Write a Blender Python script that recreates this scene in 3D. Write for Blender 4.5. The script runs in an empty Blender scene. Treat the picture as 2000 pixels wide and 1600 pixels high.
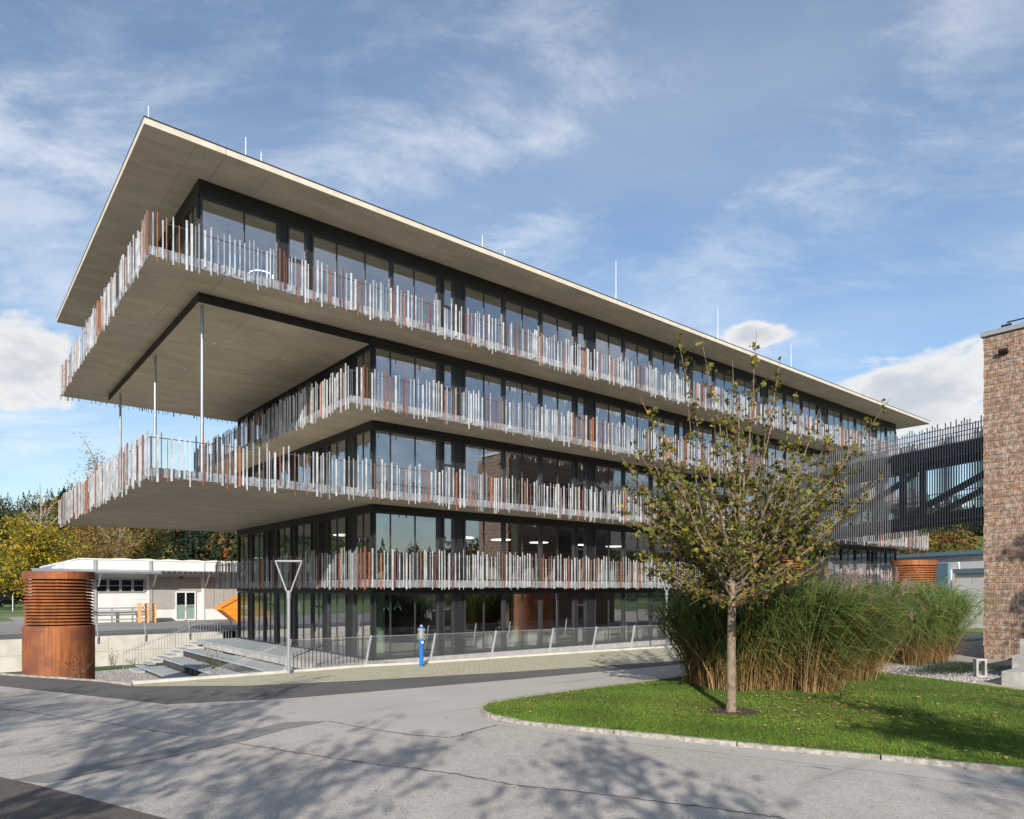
import bpy, bmesh, math, random
import numpy as np
from mathutils import Vector, Matrix
random.seed(7); RNG = np.random.default_rng(7)
S = bpy.context.scene
COL = S.collection
R = math.radians

# ------------------------------------------------------------------ camera, sky, sun, exposure
YAW = R(39.4)
FW = (math.sin(YAW), math.cos(YAW)); RT = (math.cos(YAW), -math.sin(YAW))
CAM = (-14.031, -26.262, 3.0); FPX = 1363.0
cd = bpy.data.cameras.new('camera'); cam = bpy.data.objects.new('camera', cd); COL.objects.link(cam)
cam.location = CAM; cam.rotation_euler = (R(90), 0, -YAW)
cd.sensor_width = 36; cd.lens = FPX / 2000 * 36; cd.shift_y = 0.175; cd.clip_end = 5000; cd.clip_start = .05
S.camera = cam
SUN_EL = R(26); SUN_DIR = Vector((-.67, -.742, 0)).normalized()     # horizontal direction towards the sun
sd = bpy.data.lights.new('sun', 'SUN'); sd.energy = 4.8; sd.angle = R(.53); sd.color = (1, .93, .83)
sun = bpy.data.objects.new('sun', sd); COL.objects.link(sun)
tosun = Vector((SUN_DIR.x * math.cos(SUN_EL), SUN_DIR.y * math.cos(SUN_EL), math.sin(SUN_EL)))
sun.rotation_euler = tosun.to_track_quat('Z', 'Y').to_euler()
W = bpy.data.worlds.new('World'); S.world = W; W.use_nodes = True
S.view_settings.view_transform = 'Standard'; S.view_settings.look = 'None'
S.view_settings.exposure = 0.36; S.view_settings.gamma = 1.0; S.view_settings.use_curve_mapping = False

def view_ray(px, py):
    r = (px - 1000) / FPX; u = (1150 - py) / FPX
    return Vector((FW[0] + r * RT[0], FW[1] + r * RT[1], u))

def build_sky():
    nt = W.node_tree; N = nt.nodes; L = nt.links
    for n in list(N): N.remove(n)
    out = N.new('ShaderNodeOutputWorld'); bg = N.new('ShaderNodeBackground'); bg.inputs[1].default_value = .122
    sky = N.new('ShaderNodeTexSky'); sky.sky_type = 'NISHITA'; sky.sun_disc = False
    sky.sun_elevation = SUN_EL; sky.sun_rotation = math.atan2(tosun.x, tosun.y)
    sky.altitude = 600; sky.air_density = 1.25; sky.dust_density = 1.0; sky.ozone_density = 3.2
    tc = N.new('ShaderNodeTexCoord'); sep = N.new('ShaderNodeSeparateXYZ'); L.new(tc.outputs['Generated'], sep.inputs[0])
    def m(op, a, b=None, c=None, clamp=False):
        n = N.new('ShaderNodeMath'); n.operation = op; n.use_clamp = clamp
        for i, v in enumerate((a, b, c)):
            if v is None: continue
            if isinstance(v, (int, float)): n.inputs[i].default_value = v
            else: L.new(v, n.inputs[i])
        return n.outputs[0]
    def smooth(v, a, b):
        n = N.new('ShaderNodeMapRange'); n.interpolation_type = 'SMOOTHSTEP'
        L.new(v, n.inputs[0]); n.inputs[1].default_value = a; n.inputs[2].default_value = b
        return n.outputs[0]
    def noise(vec, sc, det, rough, dist=0):
        n = N.new('ShaderNodeTexNoise'); n.inputs['Scale'].default_value = sc; n.inputs['Detail'].default_value = det
        n.inputs['Roughness'].default_value = rough; n.inputs['Distortion'].default_value = dist
        L.new(vec, n.inputs['Vector']); return n.outputs['Fac']
    x, y, z = sep.outputs
    zz = m('ADD', m('MAXIMUM', z, 0), .16)
    cx = m('DIVIDE', x, zz); cy = m('DIVIDE', y, zz)
    # high thin veils, drawn out across the wind
    cb = N.new('ShaderNodeCombineXYZ')
    u = m('ADD', m('MULTIPLY', cx, .80), m('MULTIPLY', cy, -.6)); v = m('ADD', m('MULTIPLY', cx, .6), m('MULTIPLY', cy, .80))
    L.new(m('MULTIPLY', u, .55), cb.inputs[0]); L.new(v, cb.inputs[1]); cb.inputs[2].default_value = 3.7
    n1 = noise(cb.outputs[0], 1.3, 10, .58, .25)
    cb2 = N.new('ShaderNodeCombineXYZ'); L.new(cx, cb2.inputs[0]); L.new(cy, cb2.inputs[1]); cb2.inputs[2].default_value = 5.1
    n2 = noise(cb2.outputs[0], .62, 3, .5)
    cb3 = N.new('ShaderNodeCombineXYZ'); L.new(m('MULTIPLY', u, .62), cb3.inputs[0]); L.new(m('MULTIPLY', v, 1.1), cb3.inputs[1]); cb3.inputs[2].default_value = 9.2
    n3 = noise(cb3.outputs[0], 2.9, 12, .66, .35)
    mass = m('ADD', m('MULTIPLY', n1, .50), m('MULTIPLY', n2, .50))
    veil = m('ADD', m('MULTIPLY', smooth(mass, .40, .68), .25), m('MULTIPLY', m('MULTIPLY', smooth(n3, .42, .68), smooth(mass, .42, .56)), .52), None, True)
    # low heaped clouds
    tc2 = N.new('ShaderNodeMapping'); tc2.vector_type = 'POINT'; tc2.inputs['Scale'].default_value = (1, 1, 2.2)
    L.new(tc.outputs['Generated'], tc2.inputs[0])
    nc = noise(tc2.outputs[0], 9.5, 11, .58, .25)
    heap = None
    for px, py, rx, ry in ((1790, 790, 300, 95), (1470, 650, 90, 28), (60, 715, 130, 85), (1060, 690, 140, 30), (2350, 800, 300, 90), (-500, 700, 320, 110)):
        d = view_ray(px, py)
        az = math.atan2(d.x, d.y); el = math.atan2(d.z, math.hypot(d.x, d.y))
        wa = rx / FPX * math.cos(math.atan((px - 1000) / FPX)) ** 2; we = ry / FPX
        A = m('ARCTAN2', x, y); dA = m('DIVIDE', m('SUBTRACT', A, az), wa)
        dE = m('DIVIDE', m('SUBTRACT', m('ARCSINE', z), el), we)
        dist = m('SQRT', m('ADD', m('MULTIPLY', dA, dA), m('MULTIPLY', dE, dE)))
        k = smooth(dist, 1.7, .0)
        heap = k if heap is None else m('MAXIMUM', heap, k)
    hd = m('ADD', m('MULTIPLY', heap, .62), m('MULTIPLY', nc, 1.35))
    hfac = m('MULTIPLY', m('MULTIPLY', smooth(hd, .93, 1.12), smooth(heap, .02, .2)), .93)
    hcol = N.new('ShaderNodeMix'); hcol.data_type = 'RGBA'
    L.new(smooth(hd, 1.05, 1.45), hcol.inputs[0]); hcol.inputs[6].default_value = (5.8, 5.7, 5.6, 1); hcol.inputs[7].default_value = (3.9, 4.1, 4.5, 1)
    mx = N.new('ShaderNodeMix'); mx.data_type = 'RGBA'
    L.new(veil, mx.inputs[0]); L.new(sky.outputs[0], mx.inputs[6]); mx.inputs[7].default_value = (5.9, 6.15, 6.6, 1)
    mx2 = N.new('ShaderNodeMix'); mx2.data_type = 'RGBA'
    L.new(hfac, mx2.inputs[0]); L.new(mx.outputs[2], mx2.inputs[6]); L.new(hcol.outputs[2], mx2.inputs[7])
    L.new(mx2.outputs[2], bg.inputs[0]); L.new(bg.outputs[0], out.inputs[0])
build_sky()

# ------------------------------------------------------------------ projection helpers used to size things
def proj(X, Y, Z):
    a = X - CAM[0]; b = Y - CAM[1]
    f = a * FW[0] + b * FW[1]; r = a * RT[0] + b * RT[1]
    return 1000 + FPX * r / f, 1150 - FPX * (Z - CAM[2]) / f, f
def ground(px, py, Z=0.0):
    v = view_ray(px, py); t = (Z - CAM[2]) / v.z
    return Vector((CAM[0] + t * v.x, CAM[1] + t * v.y, Z))
def depth(px, py, D):
    v = view_ray(px, py)
    return Vector((CAM[0] + D * v.x, CAM[1] + D * v.y, CAM[2] + D * v.z))

# ------------------------------------------------------------------ materials
MATS = {}
def nodes_of(name):
    m = bpy.data.materials.new(name); m.use_nodes = True; MATS[name] = m
    nt = m.node_tree; b = nt.nodes['Principled BSDF']
    return m, nt, nt.nodes, nt.links, b
def mixc(N, L, fac, a, b, blend='MIX'):
    n = N.new('ShaderNodeMix'); n.data_type = 'RGBA'; n.blend_type = blend
    if isinstance(fac, (int, float)): n.inputs[0].default_value = fac
    else: L.new(fac, n.inputs[0])
    for i, v in ((6, a), (7, b)):
        if isinstance(v, tuple): n.inputs[i].default_value = (*v[:3], 1)
        else: L.new(v, n.inputs[i])
    return n.outputs[2]
def ramp(N, L, v, a, b):
    n = N.new('ShaderNodeMapRange'); L.new(v, n.inputs[0]); n.inputs[1].default_value = a; n.inputs[2].default_value = b
    n.interpolation_type = 'SMOOTHSTEP'; return n.outputs[0]
def pos(N, L, scale=(1, 1, 1)):
    g = N.new('ShaderNodeNewGeometry'); mp = N.new('ShaderNodeMapping'); mp.inputs['Scale'].default_value = scale
    L.new(g.outputs['Position'], mp.inputs[0]); return mp.outputs[0]
def noise(N, L, vec, sc, det=5, rough=.55, dist=0.):
    n = N.new('ShaderNodeTexNoise'); n.inputs['Scale'].default_value = sc; n.inputs['Detail'].default_value = det
    n.inputs['Roughness'].default_value = rough; n.inputs['Distortion'].default_value = dist
    L.new(vec, n.inputs['Vector']); return n.outputs['Fac']
def bump(N, L, b, h, strength, dist=.01):
    n = N.new('ShaderNodeBump'); n.inputs['Strength'].default_value = strength; n.inputs['Distance'].default_value = dist
    L.new(h, n.inputs['Height']); L.new(n.outputs[0], b.inputs['Normal'])
def plain(name, c, rough=.5, metal=0., var=.12, sc=3., stretch=(1, 1, 1), c2=None, bmp=0., bsc=60., lo=.35, hi=.65, spec=.5):
    m, nt, N, L, b = nodes_of(name)
    v = pos(N, L, stretch); f = ramp(N, L, noise(N, L, v, sc, 7, .6), lo, hi)
    a = tuple(x * (1 - var) for x in c); e = c2 or tuple(min(1, x * (1 + var)) for x in c)
    L.new(mixc(N, L, f, a, e), b.inputs['Base Color'])
    b.inputs['Roughness'].default_value = rough; b.inputs['Metallic'].default_value = metal
    b.inputs['Specular IOR Level'].default_value = spec
    if bmp: bump(N, L, b, noise(N, L, pos(N, L), bsc, 4, .6), bmp)
    return m

def concrete_soffit():
    m, nt, N, L, b = nodes_of('board_concrete')
    v = pos(N, L, (.35, .9, 1)); w = pos(N, L)
    c = mixc(N, L, ramp(N, L, noise(N, L, v, 1.6, 8, .62, .4), .3, .7), (.42, .355, .26), (.55, .475, .365))
    c = mixc(N, L, ramp(N, L, noise(N, L, w, .55, 4, .5), .45, .75), c, (.42, .37, .30))
    c = mixc(N, L, ramp(N, L, noise(N, L, pos(N, L, (.6, 3, 1)), 2.1, 6, .7), .63, .78), c, (.31, .25, .18))
    br = N.new('ShaderNodeTexBrick'); L.new(w, br.inputs['Vector']); br.inputs['Scale'].default_value = 1.; br.inputs['Brick Width'].default_value = 2.5; br.inputs['Row Height'].default_value = 1.25; br.inputs['Mortar Size'].default_value = .008; br.offset = 0
    br.inputs['Color1'].default_value = (1, 1, 1, 1); br.inputs['Color2'].default_value = (.91, .90, .89, 1); br.inputs['Mortar'].default_value = (.48, .46, .42, 1)
    c = mixc(N, L, .8, c, br.outputs['Color'], 'MULTIPLY'); c = mixc(N, L, ramp(N, L, noise(N, L, w, 6.5, 2, .5), .735, .76), c, (.16, .13, .10))
    L.new(c, b.inputs['Base Color']); b.inputs['Roughness'].default_value = .75
    bump(N, L, b, noise(N, L, w, 25, 4, .6), .25, .01)
concrete_soffit()
plain('pale_concrete', (.52, .49, .44), .8, var=.10, sc=1.2, bmp=.2)
plain('fascia_concrete', (.55, .50, .415), .8, var=.08, sc=2., bmp=.1)
plain('riser_grey', (.055, .056, .058), .8, var=.2)
plain('step_concrete', (.33, .36, .385), .7, var=.12, sc=1.4, bmp=.15)
plain('grey_concrete', (.36, .355, .34), .85, var=.2, sc=2.2, bmp=.3)
plain('kerb_granite', (.31, .285, .25), .9, var=.3, sc=9, bmp=.9, bsc=45)
plain('dark_metal', (.012, .0125, .014), .5, .0, var=.1)
plain('frame_metal', (.034, .035, .038), .42, .1, var=.1)
plain('panel_metal', (.014, .0145, .016), .5, .0, var=.1)
plain('post_steel', (.30, .32, .34), .45, .6, var=.1, sc=5)
plain('galvanised', (.46, .475, .49), .42, .35, var=.2, sc=18, c2=(.54, .55, .57))
plain('edge_zinc', (.36, .37, .385), .4, .5, var=.22, sc=9)
plain('bar_white', (.47, .475, .49), .42, .25, var=.2, sc=2.2, c2=(.62, .625, .64))
plain('bar_grey', (.36, .375, .39), .40, .5, var=.2, sc=12)
plain('bar_dark', (.10, .105, .11), .45, .4, var=.2, sc=12)
plain('bar_maroon', (.15, .040, .028), .75, .0, var=.3, sc=7, stretch=(3, 3, .7), bmp=.3)
plain('bar_rust', (.24, .085, .042), .75, .0, var=.3, sc=7, stretch=(3, 3, .7), bmp=.3)
plain('bar_orange', (.35, .13, .055), .75, .0, var=.25, sc=7, stretch=(3, 3, .7), bmp=.3)
plain('post_bar', (.20, .208, .22), .4, .5, var=.1)
plain('lamp_paint', (.31, .325, .34), .38, .3, var=.05)
plain('hydrant_blue', (.012, .14, .50), .35, 0, var=.1)
plain('aluminium', (.58, .58, .56), .35, .7, var=.12, sc=20)
plain('white_sheet', (.63, .63, .62), .55, 0, var=.05, sc=.8)
plain('white_trim', (.70, .70, .69), .5, 0, var=.03)
plain('grey_shutter', (.33, .315, .30), .55, 0, var=.06)
plain('skip_orange', (.76, .26, .025), .45, 0, var=.10, sc=2)
plain('pallet_wood', (.62, .38, .17), .85, 0, var=.25, sc=6, stretch=(1, 1, 6))
plain('skylight_plastic', (.50, .49, .34), .5, 0, var=.12)
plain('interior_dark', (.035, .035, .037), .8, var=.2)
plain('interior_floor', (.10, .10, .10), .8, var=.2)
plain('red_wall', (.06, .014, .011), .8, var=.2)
plain('column_green', (.34, .45, .33), .6, var=.06)
plain('desk_wood', (.50, .42, .26), .5, var=.1)
plain('partition_green', (.58, .62, .40), .7, var=.05)
plain('grey_felt', (.20, .28, .26), .9, var=.05)
plain('black_rubber', (.015, .015, .016), .7, var=.1)
plain('car_paint', (.012, .014, .018), .2, .3, var=.05)
plain('blue_trim', (.12, .20, .26), .45, 0, var=.05)
plain('tree_bark', (.19, .145, .10), .9, var=.35, sc=9, stretch=(2, 2, .8), bmp=.8, bsc=35)
plain('pale_bark', (.33, .29, .24), .9, var=.3, sc=5)
plain('mulch', (.055, .032, .024), 1., var=.5, sc=30, bmp=1., bsc=60)
plain('gravel_grey', (.33, .315, .30), .95, var=.35, sc=30, bmp=1., bsc=70)
plain('pebble', (.42, .40, .39), .9, var=.35, sc=8)
plain('roof_black', (.02, .02, .021), .6, var=.1)
plain('rod_white', (.80, .80, .80), .4, 0, var=.02)
plain('crack_dark', (.05, .048, .045), .95, var=.3, sc=20)
plain('meadow', (.085, .135, .03), .95, var=.3, sc=.06)
plain('slate_wall', (.035, .042, .06), .7, var=.2)

def lit_white(name, c, e):
    m, nt, N, L, b = nodes_of(name); b.inputs['Base Color'].default_value = (*c, 1)
    b.inputs['Emission Color'].default_value = (*c, 1); b.inputs['Emission Strength'].default_value = e
lit_white('lamp_glow', (1, .95, .85), 2.5); lit_white('exit_green', (.05, .6, .3), .5)

def glass(name, tint, base, rough=0.0, gain=.65, col=(.93, .96, 1)):
    m, nt, N, L, b = nodes_of(name); N.remove(b)
    out = N['Material Output']; t = N.new('ShaderNodeBsdfTransparent'); t.inputs[0].default_value = (*tint, 1)
    g = N.new('ShaderNodeBsdfGlossy'); g.inputs[0].default_value = (*col, 1); g.inputs['Roughness'].default_value = rough
    lw = N.new('ShaderNodeLayerWeight'); lw.inputs[0].default_value = .5
    p = N.new('ShaderNodeMath'); p.operation = 'POWER'; L.new(lw.outputs['Facing'], p.inputs[0]); p.inputs[1].default_value = 3
    q = N.new('ShaderNodeMath'); q.operation = 'MULTIPLY_ADD'; q.use_clamp = True; L.new(p.outputs[0], q.inputs[0]); q.inputs[1].default_value = gain; q.inputs[2].default_value = base
    mx = N.new('ShaderNodeMixShader'); L.new(q.outputs[0], mx.inputs[0]); L.new(t.outputs[0], mx.inputs[1]); L.new(g.outputs[0], mx.inputs[2])
    L.new(mx.outputs[0], out.inputs[0])
glass('window_glass', (.88, .93, .91), .25, gain=.55, col=(.97, .955, 1))
glass('car_glass', (.25, .28, .3), .15)

def corten():
    m, nt, N, L, b = nodes_of('corten_steel')
    s = noise(N, L, pos(N, L, (7, 7, .45)), 1.4, 7, .65, .3); big = noise(N, L, pos(N, L), 1.1, 5, .55)
    c = mixc(N, L, ramp(N, L, s, .3, .72), (.19, .056, .018), (.40, .135, .034))
    c = mixc(N, L, ramp(N, L, big, .42, .68), c, (.155, .052, .024))
    L.new(c, b.inputs['Base Color']); b.inputs['Roughness'].default_value = .72
    bump(N, L, b, noise(N, L, pos(N, L), 90, 3, .6), .2, .004)
corten()

def road():
    for name, c1, c2, spk in (('road_aggregate', (.335, .305, .272), (.43, .395, .355), 1.), ('asphalt_plain', (.088, .084, .080), (.12, .115, .11), .4),
                              ('asphalt_dark', (.055, .052, .05), (.10, .095, .09), .8), ('road_smooth', (.36, .335, .305), (.42, .395, .36), .35),
                              ('asphalt_patch', (.17, .17, .165), (.23, .226, .215), .7), ('yard_asphalt', (.20, .19, .18), (.25, .24, .225), .4),
                              ('tarmac_old', (.075, .063, .054), (.125, .105, .09), 1.)):
        m, nt, N, L, b = nodes_of(name)
        p = pos(N, L); big = ramp(N, L, noise(N, L, p, .32, 6, .6, .4), .3, .7)
        mid = ramp(N, L, noise(N, L, p, 2.3, 5, .65), .35, .7)
        c = mixc(N, L, big, c1, c2); c = mixc(N, L, .35, c, mixc(N, L, mid, c1, c2))
        vo = N.new('ShaderNodeTexVoronoi'); vo.inputs['Scale'].default_value = 48; L.new(p, vo.inputs['Vector'])
        hs = N.new('ShaderNodeSeparateColor'); L.new(vo.outputs['Color'], hs.inputs[0])
        dk = ramp(N, L, hs.outputs[0], .80, .98); li = ramp(N, L, hs.outputs[1], .75, .98)
        c3 = mixc(N, L, dk, c, tuple(x * .45 for x in c1)); c4 = mixc(N, L, li, c3, tuple(min(1, x * 1.45) for x in c2))
        c = mixc(N, L, .55 * spk, c, c4)
        c = mixc(N, L, ramp(N, L, noise(N, L, pos(N, L, (.22, 1.5, 1)), .9, 6, .6, .3), .55, .78), c, tuple(x * .80 for x in c1)); c = mixc(N, L, ramp(N, L, noise(N, L, p, 1.15, 3, .5, .8), .70, .78), c, tuple(x * .62 for x in c1))
        L.new(c, b.inputs['Base Color']); b.inputs['Roughness'].default_value = .88
        bump(N, L, b, hs.outputs[2], .22 * spk + .05, .005)
road()

def paver():
    m, nt, N, L, b = nodes_of('mossy_paving')
    p = pos(N, L)
    br = N.new('ShaderNodeTexBrick'); L.new(p, br.inputs['Vector']); br.inputs['Scale'].default_value = 1.
    br.inputs['Brick Width'].default_value = .24; br.inputs['Row Height'].default_value = .16; br.inputs['Mortar Size'].default_value = .035
    br.inputs['Color1'].default_value = (.46, .42, .355, 1); br.inputs['Color2'].default_value = (.40, .37, .32, 1); br.inputs['Mortar'].default_value = (.30, .30, .17, 1)
    moss = ramp(N, L, noise(N, L, pos(N, L, (.45, 1, 1)), 2.6, 9, .7, .5), .48, .66)
    c = mixc(N, L, moss, br.outputs['Color'], (.27, .265, .095))
    c = mixc(N, L, ramp(N, L, noise(N, L, p, 14, 4, .6), .42, .66), c, (.47, .425, .35))
    L.new(c, b.inputs['Base Color']); b.inputs['Roughness'].default_value = .95
    bump(N, L, b, noise(N, L, p, 20, 4, .6), .6, .02)
paver()

def lawn_mat():
    m, nt, N, L, b = nodes_of('lawn_soil')
    p = pos(N, L)
    c = mixc(N, L, ramp(N, L, noise(N, L, p, .9, 6, .6), .35, .7), (.035, .075, .012), (.065, .115, .02))
    c = mixc(N, L, ramp(N, L, noise(N, L, p, 22, 4, .6), .4, .7), c, (.035, .055, .012))
    L.new(c, b.inputs['Base Color']); b.inputs['Roughness'].default_value = 1
    bump(N, L, b, noise(N, L, p, 60, 3, .6), .8, .02)
lawn_mat()

def shingle_mat():
    m, nt, N, L, b = nodes_of('larch_shingle')
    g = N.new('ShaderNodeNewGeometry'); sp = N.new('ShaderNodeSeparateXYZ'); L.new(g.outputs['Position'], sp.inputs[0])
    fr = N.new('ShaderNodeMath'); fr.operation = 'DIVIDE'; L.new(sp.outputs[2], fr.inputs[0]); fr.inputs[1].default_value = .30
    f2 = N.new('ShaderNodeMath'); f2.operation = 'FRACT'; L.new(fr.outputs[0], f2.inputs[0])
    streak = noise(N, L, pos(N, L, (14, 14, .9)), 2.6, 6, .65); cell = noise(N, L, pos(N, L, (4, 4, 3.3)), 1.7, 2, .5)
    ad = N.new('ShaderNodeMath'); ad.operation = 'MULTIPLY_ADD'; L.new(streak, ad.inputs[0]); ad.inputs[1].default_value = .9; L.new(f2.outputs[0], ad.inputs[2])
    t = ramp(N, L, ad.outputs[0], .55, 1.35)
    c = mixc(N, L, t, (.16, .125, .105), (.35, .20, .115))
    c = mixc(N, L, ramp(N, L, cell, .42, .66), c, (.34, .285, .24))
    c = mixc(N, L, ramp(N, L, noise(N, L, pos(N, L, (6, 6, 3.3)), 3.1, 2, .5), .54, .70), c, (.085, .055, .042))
    cbn = N.new('ShaderNodeCombineXYZ')
    for src, step, k in ((1, .10, 0), (2, .30, 1), (0, .10, 2)):
        dv = N.new('ShaderNodeMath'); dv.operation = 'DIVIDE'; L.new(sp.outputs[src], dv.inputs[0]); dv.inputs[1].default_value = step
        fl = N.new('ShaderNodeMath'); fl.operation = 'FLOOR'; L.new(dv.outputs[0], fl.inputs[0])
        if k < 2: L.new(fl.outputs[0], cbn.inputs[k])
    wn = N.new('ShaderNodeTexWhiteNoise'); wn.noise_dimensions = '2D'; L.new(cbn.outputs[0], wn.inputs['Vector'])
    c = mixc(N, L, wn.outputs['Value'], mixc(N, L, 1., c, (.80, .79, .79), 'MULTIPLY'), mixc(N, L, 1., c, (1.15, 1.12, 1.1), 'MULTIPLY'))
    L.new(c, b.inputs['Base Color']); b.inputs['Roughness'].default_value = .85
    bump(N, L, b, streak, .5, .01)
shingle_mat()

def leafy(name, trans=.35, rough=.55):
    m, nt, N, L, b = nodes_of(name)
    at = N.new('ShaderNodeVertexColor'); at.layer_name = 'Col'
    L.new(at.outputs[0], b.inputs['Base Color']); b.inputs['Roughness'].default_value = rough; b.inputs['Specular IOR Level'].default_value = .25
    tr = N.new('ShaderNodeBsdfTranslucent'); L.new(at.outputs[0], tr.inputs[0])
    mx = N.new('ShaderNodeMixShader'); mx.inputs[0].default_value = trans
    L.new(b.outputs[0], mx.inputs[1]); L.new(tr.outputs[0], mx.inputs[2]); L.new(mx.outputs[0], N['Material Output'].inputs[0])
leafy('foliage'); leafy('far_foliage', .12, .9); leafy('dry_leaf', .15, .8); leafy('stone_mix', 0., .9)

# ------------------------------------------------------------------ builders
WL = {}
def link(o, parent=None, at=(0, 0, 0)):
    COL.objects.link(o); at = Vector(at)
    if parent is not None:
        o.parent = parent; o.location = at - WL[parent.name]
    else: o.location = at
    WL[o.name] = at
    return o
def thing(name, label, cat, at=(0, 0, 0), group=None):
    o = bpy.data.objects.new(name, None); o.empty_display_size = .2; link(o, None, at)
    return tag(o, label, cat, group)
def tag(o, label, cat, group=None, kind=None):
    o['label'] = label; o['category'] = cat
    if group: o['group'] = group
    if kind: o['kind'] = kind
    return o
def structure(o): o['kind'] = 'structure'; return o
def stuff(o): o['kind'] = 'stuff'; return o

class MB:
    def __init__(s): s.v = []; s.f = []; s.m = []; s.mats = []
    def mi(s, m):
        if m not in s.mats: s.mats.append(m)
        return s.mats.index(m)
    def poly(s, pts, m):
        b = len(s.v); s.v += [tuple(p) for p in pts]; s.f.append(tuple(range(b, b + len(pts)))); s.m.append(s.mi(m))
    def box(s, x0, x1, y0, y1, z0, z1, m, caps=None):
        b = len(s.v)
        s.v += [(x, y, z) for z in (z0, z1) for y in (y0, y1) for x in (x0, x1)]
        fs = [(0, 2, 3, 1), (4, 5, 7, 6), (0, 1, 5, 4), (2, 6, 7, 3), (0, 4, 6, 2), (1, 3, 7, 5)]
        for i, f in enumerate(fs):
            s.f.append(tuple(b + k for k in f)); s.m.append(s.mi((caps or {}).get(i, m)))
    def obox(s, c, u, v, w, m):       # centre and three half-axis vectors
        c, u, v, w = map(Vector, (c, u, v, w)); b = len(s.v)
        s.v += [tuple(c + u * i + v * j + w * k) for k in (-1, 1) for j in (-1, 1) for i in (-1, 1)]
        for f in [(0, 2, 3, 1), (4, 5, 7, 6), (0, 1, 5, 4), (2, 6, 7, 3), (0, 4, 6, 2), (1, 3, 7, 5)]:
            s.f.append(tuple(b + k for k in f)); s.m.append(s.mi(m))
    def beam(s, a, b, w, h, m):       # rectangular bar from a to b
        a, b = Vector(a), Vector(b); d = b - a; u = d.normalized()
        side = u.cross(Vector((0, 0, 1)))
        if side.length < 1e-3: side = Vector((1, 0, 0))
        side.normalize(); up = side.cross(u)
        s.obox((a + b) / 2, d / 2, side * w / 2, up * h / 2, m)
    def tube(s, path, rad, m, n=6, cap=True):
        P = [Vector(p) for p in path]; rr = rad if isinstance(rad, (list, tuple)) else [rad] * len(P)
        b = len(s.v); ref = None
        for i, p in enumerate(P):
            d = (P[min(i + 1, len(P) - 1)] - P[max(i - 1, 0)]).normalized()
            if ref is None: ref = Vector((1, 0, 0)) if abs(d.x) < .9 else Vector((0, 1, 0))
            x = (ref - d * ref.dot(d)).normalized(); y = d.cross(x); ref = x
            s.v += [tuple(p + (x * math.cos(2 * math.pi * k / n) + y * math.sin(2 * math.pi * k / n)) * rr[i]) for k in range(n)]
        for i in range(len(P) - 1):
            for k in range(n):
                s.f.append((b + i * n + k, b + i * n + (k + 1) % n, b + (i + 1) * n + (k + 1) % n, b + (i + 1) * n + k)); s.m.append(s.mi(m))
        if cap:
            s.f.append(tuple(b + k for k in range(n))[::-1]); s.m.append(s.mi(m))
            s.f.append(tuple(b + (len(P) - 1) * n + k for k in range(n))); s.m.append(s.mi(m))
    def lathe(s, c, prof, m, n=40):
        b = len(s.v)
        for r, z in prof:
            s.v += [(c[0] + r * math.cos(2 * math.pi * k / n), c[1] + r * math.sin(2 * math.pi * k / n), c[2] + z) for k in range(n)]
        for i in range(len(prof) - 1):
            for k in range(n):
                s.f.append((b + i * n + k, b + i * n + (k + 1) % n, b + (i + 1) * n + (k + 1) % n, b + (i + 1) * n + k)); s.m.append(s.mi(m))
        for i, rv in ((0, True), (len(prof) - 1, False)):
            if prof[i][0] > 1e-4:
                t = tuple(b + i * n + k for k in range(n)); s.f.append(t[::-1] if rv else t); s.m.append(s.mi(m))
    def build(s, name, parent=None, at=None, smooth=False):
        at = Vector(at) if at is not None else (WL[parent.name].copy() if parent is not None else Vector((0, 0, 0)))
        me = bpy.data.meshes.new(name); me.from_pydata([(x - at.x, y - at.y, z - at.z) for x, y, z in s.v], [], s.f)
        for m in s.mats: me.materials.append(MATS[m])
        me.polygons.foreach_set('material_index', s.m)
        if smooth: me.polygons.foreach_set('use_smooth', [True] * len(s.f))
        me.update()
        return link(bpy.data.objects.new(name, me), parent, at)
UNIT = {}
def unit(m):
    if m not in UNIT:
        b = MB(); b.box(-.5, .5, -.5, .5, -.5, .5, m); me = bpy.data.meshes.new('block_' + m)
        me.from_pydata(b.v, [], b.f); me.materials.append(MATS[m]); UNIT[m] = me
    return UNIT[m]
def block(name, m, parent, x0, x1, y0, y1, z0, z1, rot=None):
    o = bpy.data.objects.new(name, unit(m)); link(o, parent, ((x0 + x1) / 2, (y0 + y1) / 2, (z0 + z1) / 2))
    o.scale = (x1 - x0, y1 - y0, z1 - z0)
    if rot: o.rotation_euler = rot
    return o
def soup(name, V, Fc, m, parent=None, at=None, color=None, smooth=False):
    """numpy mesh: V (n,3) world positions, Fc (k,c) faces, colour per vertex"""
    at = Vector(at) if at is not None else (WL[parent.name].copy() if parent is not None else Vector((0, 0, 0)))
    V = np.asarray(V, dtype=np.float32) - np.array(at, dtype=np.float32); Fc = np.asarray(Fc, dtype=np.int32)
    me = bpy.data.meshes.new(name); me.vertices.add(len(V)); me.vertices.foreach_set('co', V.ravel())
    k, c = Fc.shape; me.loops.add(k * c); me.loops.foreach_set('vertex_index', Fc.ravel())
    me.polygons.add(k); me.polygons.foreach_set('loop_start', np.arange(0, k * c, c, dtype=np.int32))
    if color is not None:
        a = me.color_attributes.new('Col', 'FLOAT_COLOR', 'POINT')
        cc = np.ones((len(V), 4), dtype=np.float32); cc[:, :3] = color; a.data.foreach_set('color', cc.ravel())
    me.materials.append(MATS[m]); me.update(calc_edges=True)
    if smooth: me.polygons.foreach_set('use_smooth', np.ones(k, dtype=bool))
    return link(bpy.data.objects.new(name, me), parent, at)
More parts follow.
